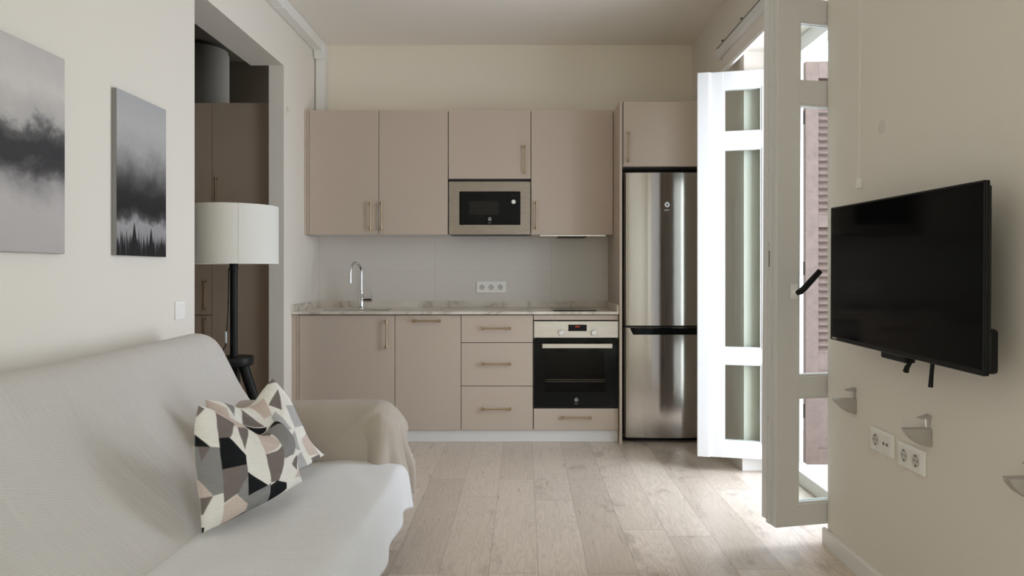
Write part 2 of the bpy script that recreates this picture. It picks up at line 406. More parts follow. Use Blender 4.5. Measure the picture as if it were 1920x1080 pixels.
# wall stretch beside the television; its plastered edge at the balcony door is softly rounded
prism(b, [(XO, WY1), (XR, WY1)] + [(XR+.012-.012*math.cos(math.radians(a)), DY0-.13+.13*math.sin(math.radians(a))) for a in range(0, 91, 5)] + [(XO, DY0)], 'z', 0, ZC)
box(b, XR, XO, WY0, WY1, WZ, ZC); box(b, XR, XO, DY1, YB, 0, ZC); box(b, XR, XO, DY0, DY1, DZ, ZC)
wr_ = struct('wall_right', b, 'wall')
for p_ in wr_.data.polygons: p_.use_smooth = abs(p_.normal.z) < .1 and p_.area < .6 and abs(p_.normal.y) > .02
md = wr_.modifiers.new('split', 'EDGE_SPLIT'); md.split_angle = math.radians(30)
b = B(); box(b, XL-.10, XO, YB, YB+.12, 0, ZC); struct('wall_back', b, 'wallback')
b = B(); box(b, XL-.1, XO, YN-.15, YN, 0, ZC); struct('wall_front', b, 'wall')
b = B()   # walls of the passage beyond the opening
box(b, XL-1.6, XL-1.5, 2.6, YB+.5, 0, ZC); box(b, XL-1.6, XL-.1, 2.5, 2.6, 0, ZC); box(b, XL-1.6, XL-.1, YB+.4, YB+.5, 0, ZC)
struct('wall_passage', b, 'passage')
b = B(); box(b, XL-1.5, XL-.221, 2.6, YB+.4, ZC-.012, ZC-.001); struct('ceiling_passage', b, 'passage')  # thin dark sheet added under the white ceiling to darken it
# unseen window behind the camera, added and sized to brighten the room
b = B()
for y0, y1, z0, z1 in ((WY0, WY0+.07, 0, WZ), (WY1-.07, WY1, 0, WZ), (WY0, WY1, 0, .09), (WY0, WY1, WZ-.09, WZ), (.5*(WY0+WY1)-.05, .5*(WY0+WY1)+.05, .09, WZ-.09)):
    box(b, 1.54, 1.60, y0, y1, z0, z1)
w2 = struct('fill_window', b, 'white')
for y0, y1 in ((WY0+.06, .5*(WY0+WY1)-.04), (.5*(WY0+WY1)+.04, WY1-.06)):
    b = B(); box(b, 1.566, 1.57, y0, y1, .08, WZ-.08); obj('pane', b, 'glass', w2)
# baseboards
b = B()
prism(b, [(XR-.014, 0), (XR-.014, .066), (XR-.010, .072), (XR, .072), (XR, 0)], 'y', WY1, DY0)
struct('baseboard_right', b, 'trimw')
b = B(); box(b, XR-.014, XR, DY1, 4.80, 0, .072); box(b, XR-.014, 1.53, DY1-.014, DY1, 0, .072, .002)
struct('baseboard_reveal', b, 'trimw')
# tiled splashback zone of the back wall
b = B(); box(b, XL, .655, YB-.008, YB, .90, 1.47); struct('trim_1', b, 'tile', label='pale satin tiled splashback above the worktop')

# ------------------------------------------------------------------ cable trunking in the corner of ceiling and left wall
t = thing('cable_trunking', 'white cable trunking along the ceiling corner of the left wall, dropping to the cabinets', 'trunking', (XL, YB, 2.355))
b = B(); box(b, XL+.003, XL+.073, 1.0, 5.40, 2.862, 2.938, .004); obj('horizontal_duct', b, 'trimw', t)
b = B(); box(b, XL+.006, XL+.074, 5.41, 5.497, 2.362, 2.86, .006); obj('vertical_duct', b, 'trimw', t)
b = B(); box(b, XL+.002, XL+.080, 5.37, 5.499, 2.80, 2.9395, .012, 3); obj('elbow_cover', b, 'trimw', t)
b = B(); box(b, XL+.002, XL+.077, 4.50, 4.56, 2.858, 2.9395, .004); obj('joint_cover', b, 'trimw', t)
b = B(); lathe(b, (XL, 4.79, 2.28), [(.018, 0), (.018, .004), (.012, .008), (.004, .009)], 20, 'x')
tag(obj('wall_disc', b, 'dot', smooth=True), 'small round beige cap on the wall beside the passage opening', 'wall disc')

# ------------------------------------------------------------------ handles
def bar_handle(parent, p, q, nrm=(0, -1, 0)):
    """slim brass bar handle between end posts at p and q on a front face"""
    p, q, n = Vector(p), Vector(q), Vector(nrm); d = (q-p).normalized()
    b = B(); st = .026
    for e in (p, q): tube(b, [e, e+n*(st+.004)], .0072, 12)
    for e, s in ((p, 1), (q, -1)): tube(b, [e + n*st - d*s*.006, e + n*st + d*s*.016], .0088, 12)
    tube(b, [p+n*st, q+n*st], .0050, 12)
    return obj('handle', b, 'brass', parent, smooth=True, label='slim brass bar handle')
def front(name, parent, x0, x1, z0, z1, y, handle=None, m='cab', th=.018):
    b = B(); box(b, x0, x1, y, y+th, z0, z1, .0012, 1)
    d = obj(name, b, m, parent)
    if handle: bar_handle(d, (handle[0], y, handle[1]), (handle[2], y, handle[3]))
    return d

# ------------------------------------------------------------------ upper cabinets
YU, ZU0, ZU1 = 5.165, 1.45, 2.358
def carcass(parent, x0, x1, y0, y1, z0, z1, m='carc'):
    b = B(); box(b, x0, x1, y0, y1, z0, z1); return obj('body', b, m, parent)
t = thing('wall_cabinet', 'taupe two-door wall cabinet over the sink, left end of the upper row', 'cabinet', (-1.06, 5.33, ZU0))
carcass(t, -1.594, -.556, YU+.021, YB-.01, ZU0, ZU1, 'plinth')
b = B(); box(b, -1.598, -1.583, YU-.002, YU+.3, ZU0, ZU1); box(b, -1.581, -1.568, YU, YU+.02, ZU0, ZU1); obj('filler_strip', b, 'cab', t)
b = B(); box(b, -1.5815, -.5515, YU+.0185, YU+.0205, ZU0+.004, ZU1-.004); obj('shadow_gap', b, 'gap', t)
front('door', t, -1.5655, -1.0605, ZU0, ZU1, YU, (-1.114, 1.487, -1.114, 1.678))
front('door', t, -1.0565, -.5545, ZU0, ZU1, YU, (-1.033, 1.487, -1.033, 1.678))
t = thing('wall_cabinet', 'small taupe wall cabinet directly above the microwave', 'cabinet', (-.25, 5.33, 1.855))
carcass(t, -.5485, .0495, YU+.021, YB-.01, 1.853, ZU1)
b = B(); box(b, -.5505, .0515, YU+.0185, YU+.0205, 1.851, ZU1-.004); obj('shadow_gap', b, 'gap', t)
front('door', t, -.549, .050, 1.857, ZU1, YU, (.008, 1.900, .008, 2.090))
t = thing('wall_cabinet', 'taupe single-door wall cabinet over the hob, beside the fridge tower', 'cabinet', (.355, 5.33, ZU0))
carcass(t, .0535, .654, YU+.021, YB-.01, ZU0, ZU1, 'plinth')
b = B(); box(b, .0518, .6545, YU+.0185, YU+.0205, ZU0+.004, ZU1-.004); obj('shadow_gap', b, 'gap', t)
front('door', t, .0545, .6515, ZU0, ZU1, YU, (.090, 1.492, .090, 1.684))
t = thing('extractor_hood', 'slim built-in extractor hood under the wall cabinet over the hob', 'hood', (.36, 5.3, 1.43))
b = B(); box(b, .12, .60, YU+.012, YU+.27, 1.438, 1.4495, .001, 1); obj('body', b, 'steel', t)
b = B(); box(b, .25, .46, YU+.008, YU+.25, 1.433, 1.4378, .001, 1); obj('vent', b, 'blackplastic', t)

# emblem: a ring of six slanted petals with a short word under it
def emblem(parent, cx, cz, y, r, m, word=True):
    b = B()
    for k in range(6):
        a = 2*PI*k/6; pts = []
        for aa, rr in ((-.50, .40), (-.44, .82), (-.10, 1.0), (.32, .94), (.46, .70), (.10, .34)):
            pts.append((cx + r*rr*math.cos(a+aa), cz + r*rr*math.sin(a+aa)))
        prism(b, pts, 'y', y, y-.0006)
    tube(b, [(cx, y, cz+r*.95), (cx-.1*r, y, cz+r*1.3)], r*.09, 6)
    e = obj('emblem', b, m, parent)
    if word: text('BALAY', cx, cz - r*2.15, y-.0002, r*.62, m, parent)
    return e
def text(s, cx, cz, y, size, m, parent, name='logo', rot=None):
    cu = bpy.data.curves.new('lettering', 'FONT'); cu.body = s; cu.size = size; cu.align_x = 'CENTER'; cu.extrude = .0002
    tmp = bpy.data.objects.new('tmp', cu); COL.objects.link(tmp)
    dg = bpy.context.evaluated_depsgraph_get(); me = bpy.data.meshes.new_from_object(tmp.evaluated_get(dg))
    bpy.data.objects.remove(tmp); bpy.data.curves.remove(cu)
    bm = B(); bm.from_mesh(me); bpy.data.meshes.remove(me)
    bmesh.ops.transform(bm, matrix=Matrix.Translation((cx, y, cz)) @ Matrix.Rotation(PI/2, 4, 'X'), verts=bm.verts)
    return obj(name, bm, m, parent)

# ------------------------------------------------------------------ microwave
t = thing('microwave', 'built-in stainless microwave with black glass door between the wall cabinets', 'microwave', (-.25, 5.33, ZU0+.002))
ym = YU-.004
b = B(); box(b, -.545, .046, ym+.012, YB-.05, ZU0+.002, 1.850); obj('body', b, 'blackplastic', t)
def ring_frame(bm, x0, x1, z0, z1, a0, a1, c0, c1, y0, y1):
    box(bm, x0, a0, y0, y1, z0, z1); box(bm, a1, x1, y0, y1, z0, z1); box(bm, a0, a1, y0, y1, z0, c0); box(bm, a0, a1, y0, y1, c1, z1)
b = B(); ring_frame(b, -.546, .048, ZU0+.002, 1.836, -.470, -.024, 1.521, 1.765, ym, ym+.012); obj('steel_surround', b, 'steeldarkrefl', t, label='brushed steel surround')
b = B(); box(b, -.534, .036, ym+.006, ym+.011, 1.837, 1.845); obj('vent_slot', b, 'gap', t)
b = B(); box(b, -.4695, -.0245, ym-.010, ym+.010, 1.5215, 1.7645, .006, 3); d = obj('door', b, 'blackglass', t, label='black glass door')
b = B(); box(b, -.396, -.182, ym-.0106, ym-.0098, 1.594, 1.694); obj('window', b, 'winglass', d)
b = B(); lathe(b, (-.074, ym-.010, 1.687), [(.017, 0), (.017, -.012), (.0145, -.015), (.001, -.015)], 28, 'y'); obj('knob', b, 'silverknob', t, smooth=True, label='round silver knob')
b = B(); box(b, -.092, -.058, ym-.0106, ym-.0098, 1.728, 1.738); obj('display', b, 'winglass', d)
emblem(t, -.247, 1.562, ym-.0105, .0135, 'greymark')

# ------------------------------------------------------------------ base units
YF, ZW0, ZW1 = 4.88, .887, .905
ZD = .089
t = thing('base_cabinet', 'taupe base cabinet with one door under the sink', 'cabinet', (-1.22, 5.2, ZD))
carcass(t, -1.548, -.890, YF+.021, YB-.02, ZD, .66)
b = B(); box(b, -1.598, -1.565, YF+.004, YF+.3, ZD, ZW0-.004); box(b, -1.563, -1.551, YF, YF+.02, ZD, ZW0-.006); obj('filler_strip', b, 'cab', t)
b = B(); box(b, -1.564, -.887, YF+.0185, YF+.0205, ZD+.003, ZW0-.0005); obj('shadow_gap', b, 'gap', t)
front('door', t, -1.5475, -.8900, ZD, ZW0-.007, YF, (-.942, .658, -.942, .842))
t = thing('base_cabinet', 'narrow taupe base cabinet with a horizontal handle, right of the sink unit', 'cabinet', (-.66, 5.2, ZD))
carcass(t, -.884, -.436, YF+.021, YB-.02, ZD, ZW0-.002)
b = B(); box(b, -.8865, -.4335, YF+.0185, YF+.0205, ZD+.003, ZW0-.0005); obj('shadow_gap', b, 'gap', t)
front('door', t, -.8860, -.4345, ZD, ZW0-.007, YF, (-.756, .842, -.576, .842))
t = thing('drawer_unit', 'taupe base unit of three stacked drawers left of the oven', 'cabinet', (-.185, 5.2, ZD))
carcass(t, -.430, .062, YF+.021, YB-.02, ZD, ZW0-.002)
b = B(); box(b, -.4325, .0655, YF+.0185, YF+.0205, ZD+.003, ZW0-.0005); obj('shadow_gap', b, 'gap', t)
for z0, z1, hz in ((.692, ZW0-.007, .791), (.393, .688, .545), (ZD, .389, .236)):
    front('drawer', t, -.4305, .0630, z0, z1, YF, (-.282, hz, -.092, hz))
t = thing('oven_housing', 'taupe housing unit around the oven with one low drawer', 'cabinet', (.365, 5.2, ZD))
b = B(); box(b, .0675, .082, YF+.021, YB-.02, ZD, ZW0-.002); box(b, .640, .653, YF+.021, YB-.02, ZD, ZW0-.002); box(b, .082, .640, YF+.021, YB-.02, ZD, .235); box(b, .082, .64, YB-.06, YB-.02, .235, ZW0-.002)
obj('body', b, 'carc', t)
b = B(); box(b, .0655, .654, YF+.0185, YF+.0205, ZD+.003, .246); obj('shadow_gap', b, 'gap', t)
b = B(); box(b, .0655, .654, YF+.0185, YF+.0205, .841, ZW0-.0005); obj('shadow_gap', b, 'gap', t)
front('filler_panel', t, .0685, .6515, .847, ZW0-.006, YF, m='cab')
front('drawer', t, .0685, .6515, ZD, .236, YF, (.266, .178, .460, .178))
b = B(); box(b, XL+.002, .652, 4.905, 4.92, 0.001, ZD-.001); tag(obj('plinth', b, 'plinth'), 'white plinth board along the foot of the base units', 'plinth')

# ------------------------------------------------------------------ oven
t = thing('oven', 'built-in oven with black glass door and stainless control panel', 'oven', (.36, 5.0, .24))
ox0, ox1, yo = .070, .651, YF-.004
b = B()
box(b, .085, .105, YF+.03, 5.40, .26, .83); box(b, .617, .637, YF+.03, 5.40, .26, .83); box(b, .085, .637, 5.38, 5.40, .26, .83); box(b, .085, .637, YF+.03, 5.40, .25, .27); box(b, .085, .637, YF+.03, 5.40, .70, .83)
obj('cavity', b, 'ovencav', t)
b = B(); box(b, ox0, ox1, yo, yo+.018, .724, .839, .0015, 1); cp = obj('control_panel', b, 'steel', t, label='brushed steel control panel')
b = B(); box(b, .307, .434, yo-.0008, yo, .770, .815); dp = obj('display', b, 'blackglass', cp)
text('00:00', .370, .7965, yo-.0010, .014, 'redled', dp, 'digits')
for kx in (.256, .481):
    b = B(); lathe(b, (kx, yo, .758), [(.0205, 0), (.0205, -.004), (.0185, -.020), (.016, -.023), (.001, -.0235)], 28, 'y'); obj('knob', b, 'silverknob', cp, smooth=True, label='round silver control knob')
    b = B()
    for k in range(9):
        a = math.radians(-30 + k*30); px, pz = kx + .029*math.sin(a-PI/2+.5), .758 + .029*math.cos(a-PI/2+.5)
        box(b, px-.0016, px+.0016, yo-.0004, yo, pz-.0016, pz+.0016)
    obj('dial_marking', b, 'gap', cp)
b = B(); ring_frame(b, ox0, ox1, .249, .719, .148, .566, .352, .636, yo-.004, yo+.022); dr = obj('door', b, 'blackglass', t, label='black glass oven door')
b = B(); box(b, .147, .567, yo+.004, yo+.008, .351, .637); obj('window', b, 'ovenglass', dr, label='dark see-through oven window')
b = B(); box(b, .126, .606, yo-.042, yo-.030, .656, .688, .003, 2); box(b, .135, .16, yo-.034, yo-.004, .662, .682); box(b, .572, .597, yo-.034, yo-.004, .662, .682); obj('handle', b, 'steel', dr, label='flat steel bar handle')
emblem(dr, .362, .297, yo-.0042, .0135, 'greymark')
b = B()
for yy in (4.94, 5.33): tube(b, [(.11, yy, .425), (.612, yy, .425)], .003, 8)
tube(b, [(.115, 4.935, .413), (.607, 4.935, .413)], .0025, 8)
for k in range(22):
    x = .13 + k*.022; tube(b, [(x, 4.94, .425), (x, 5.33, .425)], .0016, 6)
for x in (.112, .61): tube(b, [(x, 4.94, .425), (x, 5.33, .425)], .003, 8)
obj('wire_rack', b, 'rack', t, smooth=True)
for x in (.108, .614):
    b = B()
    for z in (.39, .42, .47, .52, .57, .62): tube(b, [(x, 4.93, z), (x, 5.34, z)], .003, 6)
    for y in (4.932, 5.338): tube(b, [(x, y, .385), (x, y, .625)], .003, 6)
    obj('rack_rail', b, 'rack', t, smooth=True)

# ------------------------------------------------------------------ worktop, sink, tap, hob
t = thing('worktop', 'pale marble-look worktop with low upstand running over the base units', 'worktop', (-.47, 5.18, ZW0))
sx0, sx1, sy0, sy1 = -1.445, -.960, 4.945, 5.215
yw = 4.858
b = B(); box(b, XL+.001, sx0, yw, YB-.009, ZW0, ZW1); box(b, sx1, .6535, yw, YB-.009, ZW0, ZW1); box(b, sx0, sx1, yw, sy0, ZW0, ZW1); box(b, sx0, sx1, sy1, YB-.009, ZW0, ZW1)
obj('slab', b, 'marble', t)
b = B(); box(b, XL+.001, .6535, YB-.022, YB-.009, ZW1, .952); box(b, XL+.001, XL+.014, yw+.004, YB-.022, ZW1, .952); box(b, .640, .6535, yw+.004, YB-.022, ZW1, .952)
obj('upstand', b, 'marble', t)
t = thing('sink', 'undermounted stainless steel sink set into the worktop', 'sink', (-1.20, 5.08, .70))
b = B()
e = .012
box(b, sx0-e, sx1+e, sy0-e, sy1+e, .69, .70); box(b, sx0-e, sx0-.001, sy0-e, sy1+e, .70, ZW0-.001); box(b, sx1+.001, sx1+e, sy0-e, sy1+e, .70, ZW0-.001); box(b, sx0, sx1, sy0-e, sy0-.001, .70, ZW0-.001); box(b, sx0, sx1, sy1+.001, sy1+e, .70, ZW0-.001)
obj('basin', b, 'sinkdarkrefl', t)
b = B(); lathe(b, (-1.20, 5.08, .7005), [(.042, 0), (.042, .003), (.03, .003), (.028, .001), (.002, .001)], 24); obj('drain', b, 'chrome', t, smooth=True)
t = thing('kitchen_tap', 'chrome gooseneck kitchen tap with side lever behind the sink', 'tap', (-1.222, 5.33, ZW1))
cx, cy = -1.222, 5.33; ZW1 += .0006
b = B(); lathe(b, (cx, cy, ZW1), [(.026, 0), (.026, .006), (.021, .010), (.021, .095), (.017, .10), (.017, .125), (.011, .13)], 28); obj('base', b, 'chrome', t, smooth=True)
pts = [(cx, cy, ZW1+.10), (cx, cy, ZW1+.265)]; rad = .075
ux, uy = -.32, -.95
for k in range(1, 13):
    a = PI*k/12; r_ = rad*(1-math.cos(a)); pts.append((cx+ux*r_, cy+uy*r_, ZW1+.265+rad*math.sin(a)))
pts += [(cx+ux*2*rad, cy+uy*2*rad, ZW1+.225)]
b = B(); tube(b, pts, .0115, 16); obj('spout', b, 'chrome', t, smooth=True)
b = B(); tube(b, [pts[-1], (pts[-1][0], pts[-1][1], ZW1+.19)], .0135, 14); obj('nozzle', b, 'chrome', t, smooth=True)
b = B(); tube(b, [(cx, cy, ZW1+.062), (cx+.083, cy-.01, ZW1+.062)], .0165, 16); tube(b, [(cx+.078, cy-.01, ZW1+.07), (cx+.079, cy-.02, ZW1+.148)], .0042, 10); obj('lever', b, 'chrome', t, smooth=True)
t = thing('hob', 'narrow black glass hob flush on the worktop above the oven', 'hob', (.36, 5.15, ZW1))
b = B(); box(b, .208, .508, 4.925, 5.41, ZW1, ZW1+.0055, .002, 2); obj('glass_top', b, 'blackglass', t)
b = B()
for yy, r_ in ((5.04, .075), (5.27, .095)):
    lathe(b, (.358, yy, ZW1+.0062), [(r_, 0), (r_, .0003), (r_-.002, .0003), (r_-.002, 0)], 40, closed=True)
obj('zone_ring', b, 'greymark', t)

# socket plates -----------------------------------------------------
def schuko(parent, c, axis, well='socketwell'):
    """round recessed socket with earth clips and two pin holes; axis 'y' faces -Y, 'x' faces -X"""
    b = B()
    lathe(b, c, [(.0215, -.0012), (.0215, .0045), (.0190, .0045), (.0190, .0012), (.0005, .0012)], 28, axis) if False else None
    s = -1
    prof = [(.0215, 0), (.0215, s*.0022), (.0192, s*.0022), (.0188, s*.0005), (.0005, s*.0005)]
    lathe(b, c, prof, 28, axis)
    so = obj('socket', b, well, parent, smooth=True)
    h = B()
    for du, dz in ((-.0095, 0), (.0095, 0)):
        p = (c[0]+du, c[1]+s*.0008, c[2]+dz) if axis == 'y' else (c[0]+s*.0008, c[1]+du, c[2]+dz)
        lathe(h, p, [(.0027, 0), (.0027, s*.0006)], 12, axis)
    for dz in (-.0165, .0165):
        if axis == 'y': box(h, c[0]-.003, c[0]+.003, c[1]-.0028, c[1]-.0003, c[2]+dz-.002, c[2]+dz+.002)
        else: box(h, c[0]-.0028, c[0]-.0003, c[1]-.003, c[1]+.003, c[2]+dz-.002, c[2]+dz+.002)
    obj('contact_holes', h, 'darkhole', so)
ys = YB-.008
t = thing('socket_plate', 'white triple wall socket on the tiled splashback', 'socket', (-.252, ys, 1.098))
b = B(); box(b, -.366, -.138, ys-.009, ys, 1.015, 1.103, .002, 2); obj('plate', b, 'whiteplastic', t)
for k in range(3):
    cxk = -.252 + (k-1)*.071
    b = B(); box(b, cxk-.0235, cxk+.0235, ys-.0105, ys-.0088, 1.0355, 1.0825, .0006, 1); i_ = obj('socket_insert', b, 'whiteplastic', t)
    schuko(i_, (cxk, ys-.0105, 1.059), 'y')

# ------------------------------------------------------------------ fridge tower and fridge
t = thing('fridge_tower', 'tall taupe tower of side panels with a top cupboard over the fridge', 'cabinet', (.98, 5.15, 0))
yt = 4.85
b = B(); box(b, .6555, .674, yt-.004, YB-.001, 0.001, 2.347, .001, 1); obj('side_panel', b, 'cab', t)
b = B(); box(b, 1.288, 1.306, yt+.02, YB-.001, 0.001, 2.347, .001, 1); obj('side_panel', b, 'cab', t)
b = B(); box(b, .676, 1.286, yt+.021, YB-.01, 1.905, 2.347); obj('body', b, 'carc', t)
front('door', t, .683, 1.284, 1.902, 2.345, yt, (.716, 1.935, .716, 2.13))
t = thing('fridge', 'tall stainless fridge freezer standing in the taupe tower', 'fridge', (.985, 5.15, 0))
fx0, fx1 = .690, 1.281
b = B(); box(b, fx0+.004, fx1-.004, 4.93, 5.46, .03, 1.862, .004, 2); box(b, fx0+.03, fx1-.03, 4.95, 5.4, 0.001, .03); obj('body', b, 'blackplastic', t)
def fridge_door(z0, z1):
    """slightly bowed door: a swept plan curve with rounded vertical edges"""
    n = 40; pl = []
    for i in range(n+1):
        u = -1 + 2*i/n; x = .5*(fx0+fx1) + u*.5*(fx1-fx0)
        y = 4.862 + .018*u*u + .030*max(0., (abs(u)-.93)/.07)**2.2
        pl.append((x, y))
    pl += [(fx1, 4.926), (fx0, 4.926)]
    b = B()
    A = [b.verts.new((x, y, z0)) for x, y in pl]; A2 = [b.verts.new((x, y, z0+.004)) for x, y in pl]
    C2 = [b.verts.new((x, y, z1-.004)) for x, y in pl]; C = [b.verts.new((x, y, z1)) for x, y in pl]
    m_ = len(pl)
    for i in range(n+1):
        A[i].co.y += .004; C[i].co.y += .004
    b.faces.new(A); b.faces.new(C)
    for P_, Q_ in ((A, A2), (A2, C2), (C2, C)):
        for i in range(m_): b.faces.new((P_[i], P_[(i+1) % m_], Q_[(i+1) % m_], Q_[i]))
    return b
d = obj('fridge_door', fridge_door(.806, 1.865), 'fridge', t, smooth=True)
emblem(d, .985, 1.640, 4.8605, .019, 'silverknob')
obj('freezer_door', fridge_door(.035, .795), 'fridge', t, smooth=True)
b = B(); prism(b, [(.730, .793), (1.255, .793), (1.235, .747), (.752, .747)], 'y', 4.853, 4.925, .003); obj('grip_strip', b, 'blackglass', t, label='black glossy grip strip between the doors')
b = B(); box(b, .70, 1.27, 4.885, 4.926, .7955, .8055); obj('door_gap', b, 'gap', t)

# ------------------------------------------------------------------ wardrobe in the passage, water heater
t = thing('wardrobe', 'taupe fitted wardrobe with brass handles inside the passage', 'wardrobe', (-2.29, 5.5, 0))
ywd = 5.2
b = B(); box(b, -2.82, -1.76, ywd+.021, 5.84, .06, 2.42); box(b, -2.80, -1.78, ywd+.05, 5.8, 0.001, .06); obj('body', b, 'carc', t)
b = B(); box(b, -2.815, -1.765, ywd+.0185, ywd+.0205, .07, 2.415); obj('shadow_gap', b, 'gap', t)
front('door', t, -2.820, -2.2945, .863, 2.42, ywd, (-2.339, .905, -2.339, 1.107), 'wardrobe')
front('door', t, -2.820, -2.2945, .065, .858, ywd, (-2.339, .632, -2.339, .834), 'wardrobe')
front('door', t, -2.2895, -1.762, 1.622, 2.42, ywd, (-2.255, 1.66, -2.255, 1.863), 'wardrobe')
front('door', t, -2.2895, -1.762, .065, 1.617, ywd, None, 'wardrobe')
t = thing('water_heater', 'grey cylindrical water heater on top of the wardrobe in the passage', 'water heater', (-2.53, 5.50, 2.42))
b = B(); lathe(b, (-2.53, 5.50, 2.4205), [(.20, 0), (.225, .02), (.225, .44), (.215, .475), (.18, .492), (.02, .50)], 40); obj('tank', b, 'heater', t, smooth=True)

# ------------------------------------------------------------------ balcony door: frame, two open leaves
b = B()
fx = 1.537
box(b, fx, fx+.075, DY0, DY0+.062, 0, DZ, .004); box(b, fx, fx+.075, DY1-.10, DY1, 0, DZ, .004); box(b, fx, fx+.075, DY0+.062, DY1-.10, DZ-.085, DZ, .004); box(b, fx-.01, fx+.09, DY0+.062, DY1-.10, 0, .075, .004)
box(b, fx+.055, fx+.075, DY0+.062, DY0+.085, .075, DZ-.085); box(b, fx+.055, fx+.075, DY1-.125, DY1-.10, .075, DZ-.085)
struct('trim_2', b, 'white', label='white frame of the balcony door')
LW, LZ0, LZ1 = .467, .085, 2.36
def leaf(name, hinge, ang, tilt, lap_front, label):
    r = bpy.data.objects.new(name, None); COL.objects.link(r); r.location = hinge; r.rotation_euler = (0, tilt, ang)
    r['kind'] = 'structure'; r['label'] = label
    pz = ((.178, .640), (.728, 1.905), (2.000, 2.262)); u0, u1, T = .146, .361, .045
    z = Vector((0, 0, 0)); zo = hinge[2]
    b = B()
    box(b, 0, u0, -T, 0, LZ0-zo, LZ1-zo, .003); box(b, u1, LW, -T, 0, LZ0-zo, LZ1-zo, .003)
    for a, c in ((LZ0, pz[0][0]), (pz[0][1], pz[1][0]), (pz[1][1], pz[2][0]), (pz[2][1], LZ1)): box(b, u0-.002, u1+.002, -T+.001, -.001, a-zo, c-zo, .002)
    obj('leaf_frame', b, 'white', r, local=True)
    for a, c in pz:
        b = B(); box(b, u0-.004, u1+.004, -.026, -.022, a-zo-.004, c-zo+.004); p = obj('pane', b, 'glass', r, local=True)
        b = B(); w = .009
        for y0, y1 in ((-.021, -.006), (-.040, -.027)):
            box(b, u0, u0+w, y0, y1, a-zo, c-zo); box(b, u1-w, u1, y0, y1, a-zo, c-zo); box(b, u0+w, u1-w, y0, y1, a-zo, a-zo+w); box(b, u0+w, u1-w, y0, y1, c-zo-w, c-zo)
        obj('glazing_bead', b, 'white', r, local=True)
    b = B()
    if lap_front:
        box(b, LW-.022, LW+.046, -.012, .012, LZ0-zo, LZ1-zo, .004); box(b, LW-.03, LW-.018, -.002, .010, LZ0-zo, LZ1-zo, .003)
    else:
        box(b, LW-.004, LW+.016, -T-.006, -.024, LZ0-zo+.01, LZ1-zo, .002); box(b, LW-.004, LW+.026, -T-.022, -.034, LZ0-zo+.03, LZ1-zo, .002)
    obj('lap_strip', b, 'white', r, local=True)
    for hz in (.35, 1.15, 2.1):
        b = B(); tube(b, [(-.007, -.02, hz-zo-.05), (-.007, -.02, hz-zo+.05)], .007, 10); obj('hinge', b, 'white', r, local=True, smooth=True)
    return r
far = leaf('door_1', (1.53, 4.090, .085), math.radians(167), 0., True, 'white glazed balcony door leaf standing open in front of the fridge')
near = leaf('door_2', (1.53, 3.125, .085), math.radians(193), math.radians(-.30), False, 'white glazed balcony door leaf with a black handle, open beside the television wall')
b = B(); box(b, .372, .402, .0005, .010, 1.062-.085, 1.128-.085, .004, 2); lathe(b, (.387, .008, 1.094-.085), [(.012, 0), (.012, .022), (.010, .024)], 16, 'y'); h = obj('handle_plate', b, 'whiteplastic', near, local=True, label='white handle plate')
b = B(); tube(b, [(.389, .030, 1.090-.085), (.383, .046, 1.096-.085), (.372, .05, 1.106-.085), (.296, .052, 1.182-.085)], [.011, .0135, .0135, .0125], 16)
obj('lever', b, 'blackplastic', h, local=True, smooth=True, label='black lever handle')
b = B()
for z_ in (.55, 1.30, 1.62, 1.98): lathe(b, (LW+.0165, -.035, z_-.085), [(.003, 0), (.003, .001)], 10, 'x')
box(b, LW+.0158, LW+.0172, -.040, -.030, 1.20-.085, 1.27-.085)
obj('lock_strip', b, 'gap', near, local=True)

# ------------------------------------------------------------------ roller blind over the opening
t = thing('roller_blind', 'white roller blind rolled up above the balcony door', 'blind', (1.26, 3.6, 2.5))
b = B(); prism(b, [(1.306, 2.585), (1.225, 2.585), (1.215, 2.575), (1.215, 2.53), (1.228, 2.515), (1.306, 2.515)], 'y', 2.70, 4.47, .003); obj('cassette', b, 'white', t)
b = B(); tube(b, [(1.268, 2.72, 2.500), (1.268, 4.42, 2.500)], .030, 20); obj('fabric_roll', b, 'blind', t, smooth=True)
b = B(); box(b, 1.236, 1.239, 2.74, 4.40, 2.43, 2.515); obj('fabric', b, 'blind', t)
b = B(); box(b, 1.228, 1.247, 2.73, 4.41, 2.412, 2.434, .004); obj('bottom_bar', b, 'whiteplastic', t)
b = B(); box(b, 1.216, 1.3085, 2.70, 4.47, 2.5855, 2.589); obj('top_rail', b, 'bracket', t)
for yy in (2.9, 3.95, 4.33):
    b = B(); box(b, 1.212, 1.3085, yy-.008, yy+.008, 2.5895, 2.597); obj('bracket', b, 'gap', t)
b = B(); tube(b, [(1.300, 2.745, 2.53), (1.301, 2.745, 1.54)], .0008, 6); tube(b, [(1.300, 2.72, 2.53), (1.301, 2.742, 1.54)], .0008, 6); obj('chain', b, 'whiteplastic', t)
b = B(); box(b, 1.294, 1.3095, 2.733, 2.757, 1.505, 1.545, .003); lathe(b, (1.294, 2.745, 1.512), [(.006, 0), (.006, -.006)], 12, 'x'); obj('chain_holder', b, 'whiteplastic', t)

